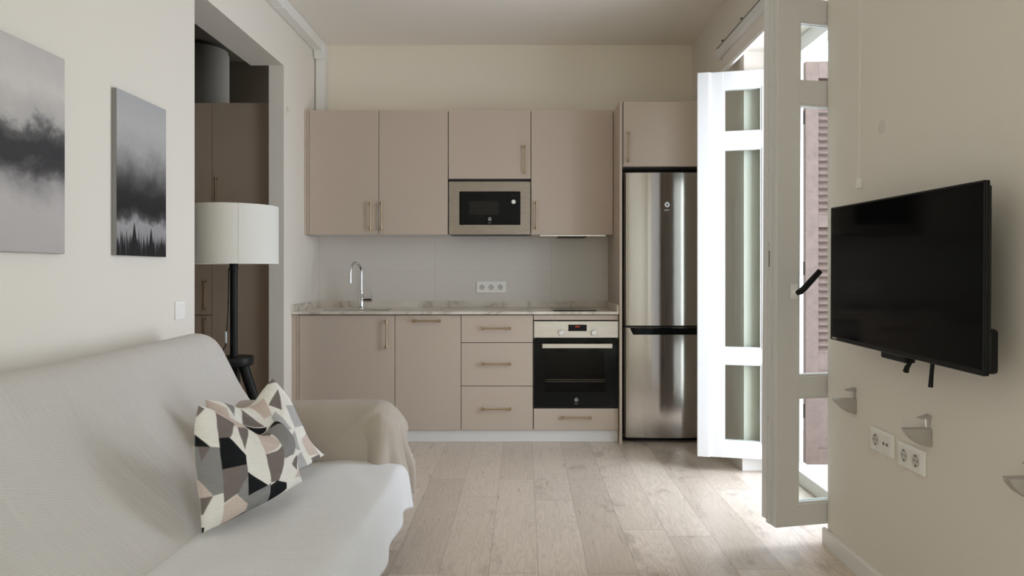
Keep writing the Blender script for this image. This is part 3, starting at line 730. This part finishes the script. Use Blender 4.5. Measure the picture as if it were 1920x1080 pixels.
# ------------------------------------------------------------------ outside: shutter leaf and balcony
def shutter(label, y0, y1, hy, sX1):
    t = thing('window_shutter', label, 'shutter', (1.70, .5*(y0+y1), .03))

    sX0 = 1.672
    b = B(); box(b, sX0, sX0+.078, y0, y1, .035, 2.43, .003); box(b, sX1-.078, sX1, y0, y1, .035, 2.43, .003)
    for a, c in ((.035, .13), (.60, .70), (1.445, 1.52), (2.33, 2.43)): box(b, sX0+.078, sX1-.078, y0+.001, y1-.001, a, c)
    obj('shutter_frame', b, 'shutter', t)
    b = B(); box(b, sX0+.076, sX1-.076, y0+.010, y1-.010, .13, .60); obj('lower_panel', b, 'shutter', t)
    for a, c in ((.70, 1.445), (1.52, 2.33)):
        b = B(); n = int((c-a)/.040)
        for k in range(n):
            z = a + (k+.5)*(c-a)/n
            prism(b, [(y0-.003, z-.020), (y0+.003, z-.026), (y1+.001, z+.016), (y1-.005, z+.022)], 'x', sX0+.077, sX1-.077)
        obj('louvre_panel', b, 'shutter', t)
    for z in (.35, 1.2, 2.1):
        b = B(); tube(b, [(sX0-.004, hy, z-.04), (sX0-.004, hy, z+.04)], .007, 10); obj('hinge', b, 'gap', t)
shutter('brown louvred wooden shutter folded open outside the far side of the balcony door', 4.20, 4.238, 4.22, 2.16)
b = B(); box(b, XO, 2.75, 2.2, 5.4, -.14, -.03); struct('floor_balcony', b, 'concrete')

# ------------------------------------------------------------------ floor lamp
lx, ly = -1.548, 3.78
t = thing('floor_lamp', 'floor lamp with white drum shade on a black wooden tripod behind the sofa', 'lamp', (lx, ly, 0))
b = B()
n = 72; Rr = .225
prof = [(Rr, 1.222), (Rr, 1.530), (Rr-.0035, 1.530), (Rr-.0035, 1.222)]
lathe(b, (lx, ly, 0), prof, n, closed=True)
sh = obj('lamp_shade', b, 'shade', t, smooth=True, label='white fabric drum shade')
b = B()   # overlapped seam of the shade
a0 = math.radians(-62)
for k in range(3): pass
ring = []
for k in range(31):
    a = a0 + k*math.radians(150)/30; ring.append((lx+(Rr+.0015)*math.cos(a), ly+(Rr+.0015)*math.sin(a)))
for (xa, ya), (xb, yb) in zip(ring, ring[1:]):
    b.faces.new([b.verts.new(c) for c in ((xa, ya, 1.2225), (xb, yb, 1.2225), (xb, yb, 1.5295), (xa, ya, 1.5295))])
bmesh.ops.remove_doubles(b, verts=b.verts, dist=1e-5)
obj('overlap_panel', b, 'shade', sh, smooth=True)
b = B()
for k in range(3):
    a = 2*PI*k/3 + .4; tube(b, [(lx, ly, 1.30), (lx+(Rr-.004)*math.cos(a), ly+(Rr-.004)*math.sin(a), 1.235)], .002, 6)
obj('shade_spider', b, 'whiteplastic', t)
b = B(); lathe(b, (lx, ly, 1.19), [(.022, 0), (.022, .07), (.018, .10), (.018, .12)], 20); obj('lamp_holder', b, 'blackplastic', t, smooth=True)
b = B(); lathe(b, (lx, ly, 1.31), [(.012, 0), (.03, .05), (.03, .08), (.015, .10), (.001, .105)], 20); obj('bulb', b, 'whiteplastic', t, smooth=True)
b = B(); tube(b, [(lx, ly, .50), (lx, ly, 1.195)], .0195, 24); obj('pole', b, 'black', t, smooth=True)
b = B(); lathe(b, (lx, ly, 0), [(.098, .682), (.102, .688), (.102, .722), (.098, .728), (.02, .728)], 40); obj('tripod_plate', b, 'black', t, smooth=True)
for a in (-12, 108, 228):
    a = math.radians(a); c_, s_ = math.cos(a), math.sin(a)
    b = B(); tube(b, [(lx+.055*c_, ly+.055*s_, .69), (lx+.30*c_, ly+.30*s_, .012)], [.027, .0225], 16); lg = obj('leg', b, 'black', t, smooth=True)
b = B()
pts = [(lx-.022, ly-.012, 1.20), (lx-.024, ly-.016, 1.0), (lx-.030, ly-.020, .86), (lx-.036, ly-.028, .78), (lx-.052, ly-.10, .73), (lx-.055, ly-.115, .66), (lx-.04, ly-.09, .4), (lx-.03, ly-.10, .1), (lx-.12, ly-.02, .006), (lx-.30, ly+.10, .006)]
tube(b, [interp(pts, k/40) for k in range(41)], .003, 8); cd = obj('cord', b, 'blackplastic', t, smooth=True)
b = B(); box(b, lx-.041, lx-.027, ly-.030, ly-.018, .80, .865, .004, 2); obj('cord_switch', b, 'silverknob', cd, label='small pale inline switch')

# ------------------------------------------------------------------ canvases on the left wall
def canvas(name, y0, y1, z0, z1, art, label):
    t = thing(name, label, 'picture', (XL, .5*(y0+y1), z0), group='misty landscape canvases on the left wall')
    b = B(); box(b, XL+.0015, XL+.0195, y0, y1, z0, z1, .0015, 1); obj('canvas_edge', b, 'canvasedge', t)
    b = B(); uvl = b.loops.layers.uv.verify(); x = XL+.0202
    vs = [b.verts.new(c) for c in ((x, y0+.001, z0+.001), (x, y1-.001, z0+.001), (x, y1-.001, z1-.001), (x, y0+.001, z1-.001))]
    f = b.faces.new(vs)
    for lp, uv in zip(f.loops, ((0, 0), (1, 0), (1, 1), (0, 1))): lp[uvl].uv = uv
    o = obj('print', b, art, t)
    return t
MAT['canvasedge'] = simple('canvas_wrap', (.24, .225, .215), .8)
canvas('wall_canvas', 1.99, 2.437, 1.244, 1.914, 'art1', 'larger canvas print of a dark ridge in pale fog, nearer the camera above the sofa')
canvas('wall_canvas', 2.745, 3.127, 1.246, 1.897, 'art2', 'canvas print of misty forest with dark spiky treetops below, beside the lamp')

# light switch on the left wall
t = thing('light_switch', 'white single light switch on the left wall above the sofa', 'switch', (XL, 3.285, 1.0))
b = B(); box(b, XL+.0005, XL+.009, 3.242, 3.328, .960, 1.046, .002, 2); obj('plate', b, 'whiteplastic', t)
b = B(); box(b, XL+.0085, XL+.0135, 3.261, 3.309, .979, 1.027, .002, 2); obj('rocker', b, 'whiteplastic', t)

# ------------------------------------------------------------------ television
t = thing('television', 'black flat television on the right wall', 'television', (1.19, 2.29, .92), (math.radians(.55), 0, 0))
W2, zb, zt = .4575, -.004, .505           # local: y along the wall, z up, -x faces the room
b = B(); box(b, .004, .016, -W2, W2, zb, zt, .003, 2); obj('housing', b, 'blackplastic', t, local=True)
b = B(); box(b, 0., .0045, -W2, W2, zb, zt, .0015, 1); bz = obj('bezel', b, 'blackplastic', t, local=True)
b = B(); box(b, -.0006, .001, -W2+.006, W2-.006, zb+.016, zt-.006); obj('screen', b, 'screen', t, local=True, label='glossy black screen')
b = B(); box(b, .015, .023, -W2+.003, W2-.03, .004, .492, .004, 2); obj('back_cover', b, 'blackplastic', t, local=True)
b = B(); box(b, .012, .044, -W2+.002, W2-.10, .000, .118, .010, 3); obj('electronics_box', b, 'blackplastic', t, local=True)
b = B(); box(b, .010, .045, -.06, .09, -.026, -.002, .004, 2); obj('receiver', b, 'blackplastic', t, local=True)
b = B(); box(b, .030, .117, -.12, .12, .15, .34, .003, 1); obj('wall_mount', b, 'blackplastic', t, local=True)
b = B(); tube(b, [(.035, -.09, 0.), (.03, -.06, -.02), (.026, -.045, -.04), (.026, -.038, -.055)], [.004, .006, .008, .009], 10); obj('strap', b, 'blackplastic', t, local=True, smooth=True)
b = B(); tube(b, [(.035, -.172, .005), (.032, -.170, -.04), (.030, -.168, -.082)], [.006, .006, .007], 10); obj('strap', b, 'blackplastic', t, local=True, smooth=True)
b = B(); box(b, -.0009, .0, W2-.055, W2-.02, .0015, .0065); obj('badge', b, 'greymark', t, local=True)

# ------------------------------------------------------------------ shelf clamps on the right wall
def clamp(loc, label):
    t = thing('shelf_bracket', label, 'bracket', loc, group='metal shelf clamps under the television')
    pr = [(0, 0), (-.085, -.002), (-.078, -.018), (-.060, -.038), (-.034, -.054), (-.012, -.060), (0, -.060)]
    b = B(); prism(b, pr, 'y', -.016, .016, .003); obj('lower_jaw', b, 'bracket', t, local=True, smooth=True)
    b = B(); box(b, -.016, -.001, -.006, .006, -.004, .030, .002, 2); obj('screw_post', b, 'chrome', t, local=True)
    pr = [(0, .041), (-.005, .042), (-.016, .036), (-.034, .033), (-.034, .030), (0, .030)]
    b = B(); prism(b, pr, 'y', -.013, .013, .001); obj('upper_jaw', b, 'bracket', t, local=True)
    return t
clamp((XR-.0005, 2.80, .682), 'grey shelf clamp on the wall nearest the balcony door')
clamp((XR-.0005, 2.285, .679), 'grey shelf clamp just above the double sockets')
clamp((XR-.0005, 1.80, .662), 'grey shelf clamp at the right edge of the photo, lowest of three')

# ------------------------------------------------------------------ sockets on the right wall, still in film
def wall_sockets(y, z, label, second):
    t = thing('socket_plate', label, 'socket', (XR, y, z), group='double sockets under the television')
    x = XR-.0005
    b = B(); box(b, x-.009, x, y-.080, y+.080, z-.041, z+.041, .002, 2); obj('plate', b, 'whiteplastic', t)
    for k, dy in enumerate((.036, -.036)):
        b = B(); box(b, x-.0115, x-.0088, y+dy-.0265, y+dy+.0265, z-.0265, z+.0265, .001, 1); i_ = obj('socket_insert', b, 'whiteplastic', t)
        if k == 0 or second == 'power':
            b = B(); lathe(b, (x-.0115, y+dy, z), [(.0215, 0), (.0215, -.0015), (.0195, -.0015), (.0190, -.0004), (.0005, -.0004)], 28, 'x'); so = obj('socket', b, 'socketwell2', i_, smooth=True)
            h = B()
            for du in (-.0095, .0095): lathe(h, (x-.0120, y+dy+du, z), [(.0027, 0), (.0027, -.0006)], 12, 'x')
            for dz in (-.0165, .0165): box(h, x-.0140, x-.0118, y+dy-.003, y+dy+.003, z+dz-.002, z+dz+.002)
            obj('contact_holes', h, 'darkhole', so)
        else:
            h = B()
            for du in (-.012, .012): lathe(h, (x-.0116, y+dy+du, z), [(.0062, 0), (.0062, -.0025), (.0045, -.0025), (.0045, -.0005), (.0003, -.0005)], 16, 'x')
            so = obj('aerial_socket', h, 'bracket', i_, smooth=True)
            h = B()
            for du in (-.012, .012): lathe(h, (x-.0123, y+dy+du, z), [(.0042, 0), (.0042, -.0008)], 12, 'x')
            lathe(h, (x-.0117, y+dy, z-.001), [(.0015, 0), (.0015, -.0006)], 10, 'x')
            obj('contact_holes', h, 'darkhole', so)
    # loose wrinkled protective film
    rnd = random.Random(int(y*100))
    b = B()
    def f(u, v):
        yy = y + (.084 - .150*u); zz = z + .030 - .080*v - .012*math.sin(PI*u*2.2)*v
        xx = x - .0128 - .006*abs(noise.noise(Vector((u*5+y*9, v*4, 1.3)))) - .004*v*v
        return Vector((xx, yy, zz))
    grid(b, f, 20, 14); obj('protective_film', b, 'film', t, label='wrinkled clear film peeling at the lower edge')
    return t
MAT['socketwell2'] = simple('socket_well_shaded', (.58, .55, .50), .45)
wall_sockets(2.575, .563, 'white double wall plate of one power and one aerial socket, nearer the balcony door', 'aerial')
wall_sockets(2.380, .556, 'white double power socket directly under a shelf clamp', 'power')
b = B(); lathe(b, (XR-.0003, 2.59, 1.712), [(.026, 0), (.0245, -.0008), (.015, -.0012), (.001, -.0014)], 32, 'x')
tag(obj('wall_patch', b, 'patch', smooth=True), 'round grey filler patch on the right wall above the television', 'patch')

# ------------------------------------------------------------------ sofa under a ribbed throw
t = thing('sofa', 'sofa along the left wall under a beige and white ribbed throw', 'sofa', (-1.0, 2.0, 0))
Y0, Y1 = .72, 3.19
# backrest
bprof = [(-.90, .25), (-.93, .36), (-.985, .405), (-1.085, .50), (-1.185, .605), (-1.265, .715), (-1.318, .815), (-1.345, .870), (-1.375, .902), (-1.42, .915), (-1.47, .905), (-1.52, .870), (-1.555, .80), (-1.575, .60), (-1.58, .25)]
bp3 = [Vector((p[0], 0, p[1])) for p in bprof]
blen = sum((b_-a_).length for a_, b_ in zip(bp3, bp3[1:]))
cB = Vector((-1.33, 0, .55))
def fback(u, v):
    y = Y0 + .24 + (Y1-.03-Y0-.24)*u
    p = interp(bp3, v)
    d = (Y1-.03) - y; d2 = y - (Y0+.24); r = .10
    k = 1.
    for q in (d, d2):
        if q < r: k = min(k, 1 - .42*(1-math.sqrt(max(0., 1-((r-q)/r)**2))))
    pc = Vector((cB.x, 0, .30))
    if k < 1.:
        rr = (p - pc); p = pc + Vector((rr.x*(.55+.45*k) if k < 1 else rr.x, 0, rr.z*(.72+.28*k)))
    if .18 < v < .72:
        w = math.sin(PI*(v-.18)/.54)
        p.x += .010*w*noise.noise(Vector((y*2.3, v*5, .7))); p.z += .012*w*noise.noise(Vector((y*1.6, v*3, 3.1))) - .012*w*math.sin(PI*u)
        p.x += .004*w*noise.noise(Vector((y*9, v*4, 5.7)))
    return Vector((p.x, y, p.z))
b = B(); V = grid(b, fback, 120, 90, lambda u, v: ((Y1-Y0)*u, blen*v))
for row in (V[0], V[-1]): b.faces.new(row)
o = obj('backrest', b, 'throw', t)
for p_ in o.data.polygons: p_.use_smooth = True
# seat with the throw hanging over its front
sprof = [(-1.02, .27), (-1.02, .36), (-.98, .398), (-.90, .405), (-.76, .412), (-.62, .410), (-.535, .406), (-.50, .396), (-.480, .365), (-.470, .31), (-.462, .25), (-.458, .222), (-.468, .219), (-.50, .235), (-.55, .25), (-.9, .255), (-1.02, .27)]
sp3 = [Vector((p[0], 0, p[1])) for p in sprof]
slen = sum((b_-a_).length for a_, b_ in zip(sp3, sp3[1:]))
def fseat(u, v):
    y = Y0 + .22 + (2.885-Y0-.22)*u
    p = interp(sp3, v)
    if p.x > -.53 and p.z < .40:
        w = min(1., (.40-p.z)/.18)
        p.x += w*(.010*math.sin(y*17+1.0*math.sin(y*5)) + .012*noise.noise(Vector((y*6, 2.2, .4))))
        p.z += w*w*.016*math.sin(y*7.3+.6)
    elif p.z > .38:
        p.z += .007*noise.noise(Vector((y*2.2, p.x*3.3, 9.1))) + .004*noise.noise(Vector((y*5.2+p.x*4, p.x*9, 4.1)))
    d = 2.885-y
    if d < .07 and p.x > -.60:
        w = 1-d/.07; p.z -= .006*w*w; p.x += .010*w
    return Vector((p.x, y, p.z))
b = B(); V = grid(b, fseat, 130, 90, lambda u, v: (2.0*u, slen*v))
for row in (V[0], V[-1]):
    try: b.faces.new(row[:-1])
    except ValueError: pass
bmesh.ops.remove_doubles(b, verts=b.verts, dist=1e-5)
o = obj('seat', b, 'throwseat', t)
for p_ in o.data.polygons: p_.use_smooth = True
# armrests
def arm(y0, y1, m):
    """y0 = inner face, y1 = outer face"""
    s = 1 if y1 > y0 else -1; w = abs(y1-y0)
    sec = [(0., .26), (.0, .40), (.006, .50), (.022, .575), (.06, .618), (.13, .632), (.21, .622), (.27, .59), (.30, .53), (.31, .40), (.31, .22)]
    s3 = [Vector((0, p[0]/.31*w, p[1])) for p in sec]
    ln = .85
    xs0, xs1 = -1.50, -.555
    def f(u, v):
        p = interp(s3, v); q = u*1.0
        if u < .78:
            x = xs0 + (xs1-.07-xs0)*u/.78; k = 1.; drop = 0.
        else:
            a = (u-.78)/.22*PI/2; x = xs1-.07 + .07*math.sin(a); k = 1 - .28*(1-math.cos(a)); drop = .055*(1-math.cos(a))
        yy = w*.5 + (p.y-w*.5)*k; z = p.z
        if z > .40: z -= drop*(z-.40)/.23
        wgt = max(0., min(1., (x+1.2)/.5)); nz = .010*noise.noise(Vector((x*5, yy*7, z*6+2)))
        if p.y < .12*w/.31 + .02 and z < .61:
            d_ = ((x+.638)*.163 - (z-.60)*.197)/.2557      # signed distance to the loose diagonal fold
            fade = max(0., min(1., (x+.92)/.12))*max(0., min(1., (-.585-x)/.06))
            yy -= fade*.016*math.exp(-(d_/.016)**2) + fade*.007*(1/(1+math.exp(-d_/.008)) - .5)
        yy -= .006*wgt*math.sin(max(0., min(1., (z-.3)/.3))*PI)*math.sin(x*11+z*9)
        return Vector((x, y0 + s*(yy+nz), z + .004*noise.noise(Vector((x*6, yy*3, 7)))))
    b = B(); V = grid(b, f, 90, 60, lambda u, v: (1.0*u, .95*v))
    b.faces.new(V[0]); b.faces.new(V[-1])
    o = obj('armrest', b, m, t)
    for p_ in o.data.polygons: p_.use_smooth = True
    return o
arm(2.875, 3.195, 'throwarm'); arm(Y0+.25, Y0, 'throwarm')
# corner of the throw hanging over the front of the far arm, with fringe
dplan = [(-.72, 2.93), (-.66, 2.892), (-.615, 2.874), (-.572, 2.882), (-.545, 2.915), (-.536, 2.97), (-.534, 3.05), (-.536, 3.13), (-.545, 3.195), (-.56, 3.225)]
def fdrape(u, v):
    # u runs round the front of the arm from its inner face to its outer corner, v from the arm top down to the hem
    q = interp([Vector((p[0], p[1], 0)) for p in dplan], u); q2 = interp([Vector((p[0], p[1], 0)) for p in dplan], min(1., u+.01)); q1 = interp([Vector((p[0], p[1], 0)) for p in dplan], max(0., u-.01))
    tn = (q2-q1).normalized(); nr = Vector((-tn.y, tn.x, 0)) * -1
    if nr.x + abs(nr.y) < 0: nr = -nr
    nr = Vector((tn.y, -tn.x, 0))
    top = .600 - .012*u - .06*max(0., (u-.82)/.18)
    z = top - (top-.22)*v
    # over the rounded top the cloth leans in, then it hangs and flares
    inn = -.045*max(0., 1-v/.20)**1.6
    k = max(0., min(1., (v-.14)/.55))
    edge = max(0., min(1., u/.16))
    fold = k*edge*(.020*math.sin(u*25+.6+v*1.4) + .010*math.sin(u*43+2.1)) + .030*k*k*edge
    lip = max(0., (u-.80)/.20)
    fold += lip*.026*math.exp(-((v-.16)/.12)**2)
    p = q + nr*(inn + fold + .004*edge - .012*(1-edge))
    return Vector((p.x, p.y, z - .010*max(0., 1-v/.2)*0 + .004*noise.noise(Vector((u*6, v*6, 3)))))
b = B(); grid(b, fdrape, 110, 70, lambda u, v: (.50*u, .42*v))
dr = obj('arm_drape', b, 'throwarm', t)
md = dr.modifiers.new('thickness', 'SOLIDIFY'); md.thickness = .005; md.offset = 0
for p_ in dr.data.polygons: p_.use_smooth = True
b = B(); rnd = random.Random(3)
for k in range(46):
    v = .06 + .92*k/45; p = fdrape(1., v)
    e = p + Vector((.004+.006*rnd.random(), .003+.005*rnd.random(), -.004*rnd.random()))
    tube(b, [p, (p+e)/2+Vector((0, .001, -.001)), e], [.0020, .0017, .0012], 5)
obj('fringe', b, 'fringe', dr) if False else None
MAT['fringe'] = simple('cotton_fringe', (.66, .60, .53), .9)
obj('fringe', b, 'fringe', dr)
for x, y in ((-.62, .80), (-1.45, .80), (-.62, 3.08), (-1.45, 3.08)):
    b = B(); lathe(b, (x, y, 0), [(.022, .001), (.030, .26)], 16); obj('leg', b, 'black', t, smooth=True)

# ------------------------------------------------------------------ cushions
PC = dict(K=(.010, .010, .011), T=(.180, .148, .132), G=(.245, .233, .222), L=(.42, .40, .385), C=(.76, .72, .65), P=(.58, .47, .405))
POLY = [
 ('T', [(0,0),(.45,.2),(0,.7)]), ('K', [(0,1.5),(.62,2.1),(0,2.1)]), ('G', [(0,2.1),(1,2.1),(1,4.35),(.55,4.4),(0,3.6)]), ('T', [(.12,2.1),(.62,2.1),(.22,2.8)]), ('P', [(0,3.6),(.55,4.4),(0,4.45)]), ('T', [(0,4.45),(.55,4.4),(.1,5.1),(0,5.1)]), ('K', [(0,5.65),(.17,5.65),(.17,6),(0,6)]),
 ('P', [(1,0),(2,0),(2,.75),(1,.28)]), ('T', [(1,.28),(1.88,.55),(1.45,1.5),(1,1.62)]), ('K', [(1,1.62),(1.4,1.5),(2,2.4),(2,2.95),(1,3.2)]), ('T', [(1,3.2),(2,2.95),(2,3.6),(1.6,4.5),(1,4.8)]), ('G', [(2,3.6),(2,5.2),(1.5,4.6)]), ('P', [(1,4.85),(1.5,4.6),(2,5.2),(2,5.6),(1,6)]), ('T', [(1,6),(1.1,5.9),(2,5.6),(2,6)]),
 ('P', [(2,0),(2.9,0),(2.8,.4),(2,.7)]), ('T', [(2,.7),(2.62,.42),(2,2.1)]), ('K', [(2,3.4),(2.85,4.45),(2,4.8)]), ('G', [(2,4.8),(2.85,4.45),(3,4.3),(3,5.6),(2.9,6),(2,6)]),
 ('T', [(3,0),(4,0),(4,.3),(3,.4)]), ('P', [(3,.4),(3.8,.2),(4,1.1),(3,2.1)]), ('T', [(3,2.1),(4,1.4),(4,2.4),(3.5,4.3),(3,4.3)]), ('K', [(3,4.5),(3.4,4.25),(4,4.9),(4,5.4),(3,6)]),
 ('G', [(4,0),(5,0),(5,2),(4.5,3),(4,2.6)]), ('T', [(4.3,3.6),(4.8,3.1),(4.6,4.6)]), ('K', [(4.15,0),(5,0),(5,1.7),(4.75,.5)]), ('P', [(4.4,5.0),(5,4.4),(5,5.4)]),
]
def inside(p, poly):
    x, y = p; r = False; j = len(poly)-1
    for i in range(len(poly)):
        xi, yi = poly[i]; xj, yj = poly[j]
        if (yi > y) != (yj > y) and x < (xj-xi)*(y-yi)/(yj-yi)+xi: r = not r
        j = i
    return r
POLY2 = [
 ('P', [(0,0),(1,.5),(.8,2),(0,1.5)]), ('G', [(1,0),(1.6,0),(1.2,1)]), ('T', [(1.9,.2),(2.6,1.6),(1.5,1.4)]), ('K', [(1.4,1.4),(2.7,1.7),(2,3),(1.5,2.4)]), ('K', [(0.8,2),(1.4,1.4),(1.5,2.4)]),
 ('P', [(2.6,0),(3.6,.3),(3.3,1.3),(2.8,1.2)]), ('T', [(4.4,0),(5,0),(5,.5)]), ('T', [(3.5,.8),(4.6,.7),(4,1.6)]), ('L', [(3.2,1.4),(3.6,1.3),(4,3),(3.2,2.6)]), ('L', [(4.3,1.6),(5,2.2),(5,3.6),(4.2,3.1)]), ('T', [(3.2,2.6),(3.7,2.9),(3.3,3.4)]),
 ('L', [(3.2,3.6),(4.1,3.2),(4,4.6)]), ('G', [(2,3),(3.2,3.6),(3,5),(2,4.6)]), ('P', [(4.3,4),(5,4),(4.7,5.6),(4.2,5.2)]), ('L', [(3,5),(4,4.7),(3.8,6),(3,6)]), ('T', [(4.2,5.4),(4.7,5.6),(4.6,6),(4.1,6)]), ('K', [(.5,3),(1.5,3.4),(1,4.5)]), ('T', [(0,3),(.5,3),(.5,5),(0,5)]),
]
def cushion(label, top, bottom, left, right, thick, polys, nrm, cols=(0, .2, .4, .6, .8, 1)):
    """patch spanned by four seam curves, bulged to both sides; print colours per face"""
    n = 180
    nrm = Vector(nrm).normalized()
    T_ = [interp(top, i/n) for i in range(n+1)]; Bm = [interp(bottom, i/n) for i in range(n+1)]
    Lf = [interp(left, i/n) for i in range(n+1)]; Rt = [interp(right, i/n) for i in range(n+1)]
    c00, c10, c01, c11 = T_[0], T_[n], Bm[0], Bm[n]
    def base(i, j):
        u, v = i/n, j/n
        return (1-v)*T_[i] + v*Bm[i] + (1-u)*Lf[j] + u*Rt[j] - ((1-u)*(1-v)*c00 + u*(1-v)*c10 + (1-u)*v*c01 + u*v*c11)
    def bulge(i, j):
        u, v = 2*i/n-1, 2*j/n-1
        return max(0., (1-abs(u)**2.4)*(1-abs(v)**2.4))**.62
    bm = B(); uvl = bm.loops.layers.uv.verify(); cl = bm.loops.layers.float_color.new('print')
    grids = []
    polys = [(k_, pl, min(q[0] for q in pl), max(q[0] for q in pl), min(q[1] for q in pl), max(q[1] for q in pl)) for k_, pl in polys]
    def print_at(pu, pv):
        ci = max(q_ for q_ in range(5) if cols[q_] <= max(0., min(.9999, pu))); x_ = ci + (pu-cols[ci])/(cols[ci+1]-cols[ci]); y_ = 6*pv
        c = PC['C']
        for k_, pl, ax, bx, ay, by in polys:
            if ax <= x_ <= bx and ay <= y_ <= by and inside((x_, y_), pl): c = PC[k_]
        return c
    PR = []
    for i in range(n+1):
        row = []
        for j in range(n+1):
            cs = [print_at((i+a)/n, (j+d)/n) for a in (-.25, .25) for d in (-.25, .25)]
            row.append(tuple(sum(c[k] for c in cs)/4 for k in range(3)) + (1.,))
        PR.append(row)
    for side, th in ((1, thick[0]), (-1, thick[1])):
        G_ = []
        for i in range(n+1):
            row = []
            for j in range(n+1):
                if side == -1 and (i in (0, n) or j in (0, n)): row.append(grids[0][i][j]); continue
                u, v = i/n, j/n
                w = bulge(i, j)
                wr = .010*noise.noise(Vector((u*4.5, v*4.5, side*2.+thick[0]*30))) + .004*noise.noise(Vector((u*11, v*11, 5.)))
                row.append(bm.verts.new(base(i, j) + nrm*(side*(th*w + wr*min(1., w*1.5)))))
            G_.append(row)
        grids.append(G_)
        for i in range(n):
            for j in range(n):
                q = (G_[i][j], G_[i+1][j], G_[i+1][j+1], G_[i][j+1])
                f = bm.faces.new(q if side == 1 else q[::-1]); f.smooth = True
                for lp, (a, d) in zip(f.loops, ((i, j), (i+1, j), (i+1, j+1), (i, j+1)) if side == 1 else ((i, j+1), (i+1, j+1), (i+1, j), (i, j))): lp[cl] = PR[a if side == 1 else n-a][d]
                for lp, (a, d) in zip(f.loops, ((i, j), (i+1, j), (i+1, j+1), (i, j+1)) if side == 1 else ((i, j+1), (i+1, j+1), (i+1, j), (i, j))): lp[uvl].uv = (a/n*.45, d/n*.45)
    o = obj('cushion', bm, 'pillow')
    for p_ in o.data.polygons: p_.use_smooth = True
    return tag(o, label, 'cushion', 'geometric print cushions on the sofa')
def px(x, y, D):
    D *= .975
    return (( x-982)*D/1327, D, 1.185-(y-508)*D/1327)
cushion('front cushion with bold black and grey geometric print leaning on the sofa back',
    [px(372,760,2.26), px(398,768,2.30), px(440,790,2.37), px(474,812,2.43), px(495,812,2.47), px(515,790,2.52), px(530,797,2.56)],
    [px(378,1000,2.12), px(430,975,2.18), px(480,948,2.26), px(530,922,2.36), px(567,903,2.44)],
    [px(372,760,2.26), px(364,800,2.22), px(364,860,2.17), px(373,930,2.14), px(378,1000,2.12)],
    [px(530,797,2.56), px(544,820,2.54), px(550,850,2.51), px(556,880,2.46), px(567,903,2.44)],
    (.085, .040), POLY, (.80, -.55, .12), (0, .13, .32, .525, .74, 1))
cushion('back cushion with mostly white and pale grey geometric print leaning on the far armrest',
    [px(385,748,2.62), px(420,755,2.66), px(450,765,2.70), px(472,758,2.74), px(492,732,2.78), px(511,709,2.82)],
    [px(432,925,2.44), px(480,912,2.52), px(530,893,2.62), px(575,873,2.72), px(608,853,2.80)],
    [px(385,748,2.62), px(392,800,2.59), px(410,870,2.50), px(432,925,2.44)],
    [px(511,709,2.82), px(540,745,2.82), px(562,790,2.82), px(582,828,2.81), px(608,853,2.80)],
    (.070, .022), POLY2, (.72, -.67, .12))

# ------------------------------------------------------------------ camera
cam = bpy.data.cameras.new('camera'); co = bpy.data.objects.new('camera', cam); COL.objects.link(co)
co.location = (0, 0, 1.185); co.rotation_euler = (PI/2, 0, 0)
cam.sensor_width = 36.; cam.lens = 1327/1920*36; cam.shift_x = -22/1920; cam.shift_y = -32/1920; cam.clip_start = .05
S.camera = co

# ------------------------------------------------------------------ light: daylight through the balcony door and the added fill window behind
w = bpy.data.worlds.new('daylight'); S.world = w; w.use_nodes = True
nt = w.node_tree; nt.nodes.clear()
wo = nt.nodes.new('ShaderNodeOutputWorld'); bg = nt.nodes.new('ShaderNodeBackground')
bg.inputs[0].default_value = (.83, .93, 1.08, 1); bg.inputs[1].default_value = 6.0
L(nt, bg.outputs[0], wo.inputs[0])
def portal(name, loc, rot, sx, sy):
    la = bpy.data.lights.new(name, 'AREA'); la.shape = 'RECTANGLE'; la.size = sx; la.size_y = sy; la.cycles.is_portal = True
    lo = bpy.data.objects.new(name, la); COL.objects.link(lo); lo.location = loc; lo.rotation_euler = rot
    return lo
portal('door_portal', (1.65, .5*(DY0+DY1), DZ/2), (0, PI/2, 0), DZ, DY1-DY0)
portal('fill_window_portal', (1.65, .5*(WY0+WY1), WZ/2), (0, PI/2, 0), WZ, WY1-WY0)

S.view_settings.view_transform = 'Standard'; S.view_settings.look = 'None'; S.view_settings.gamma = 1.; S.view_settings.use_curve_mapping = False
S.view_settings.exposure = .46
cy = S.cycles
cy.use_denoising = True
cy.max_bounces = 14; cy.diffuse_bounces = 8; cy.glossy_bounces = 6; cy.transparent_max_bounces = 16
cy.sample_clamp_indirect = 12.
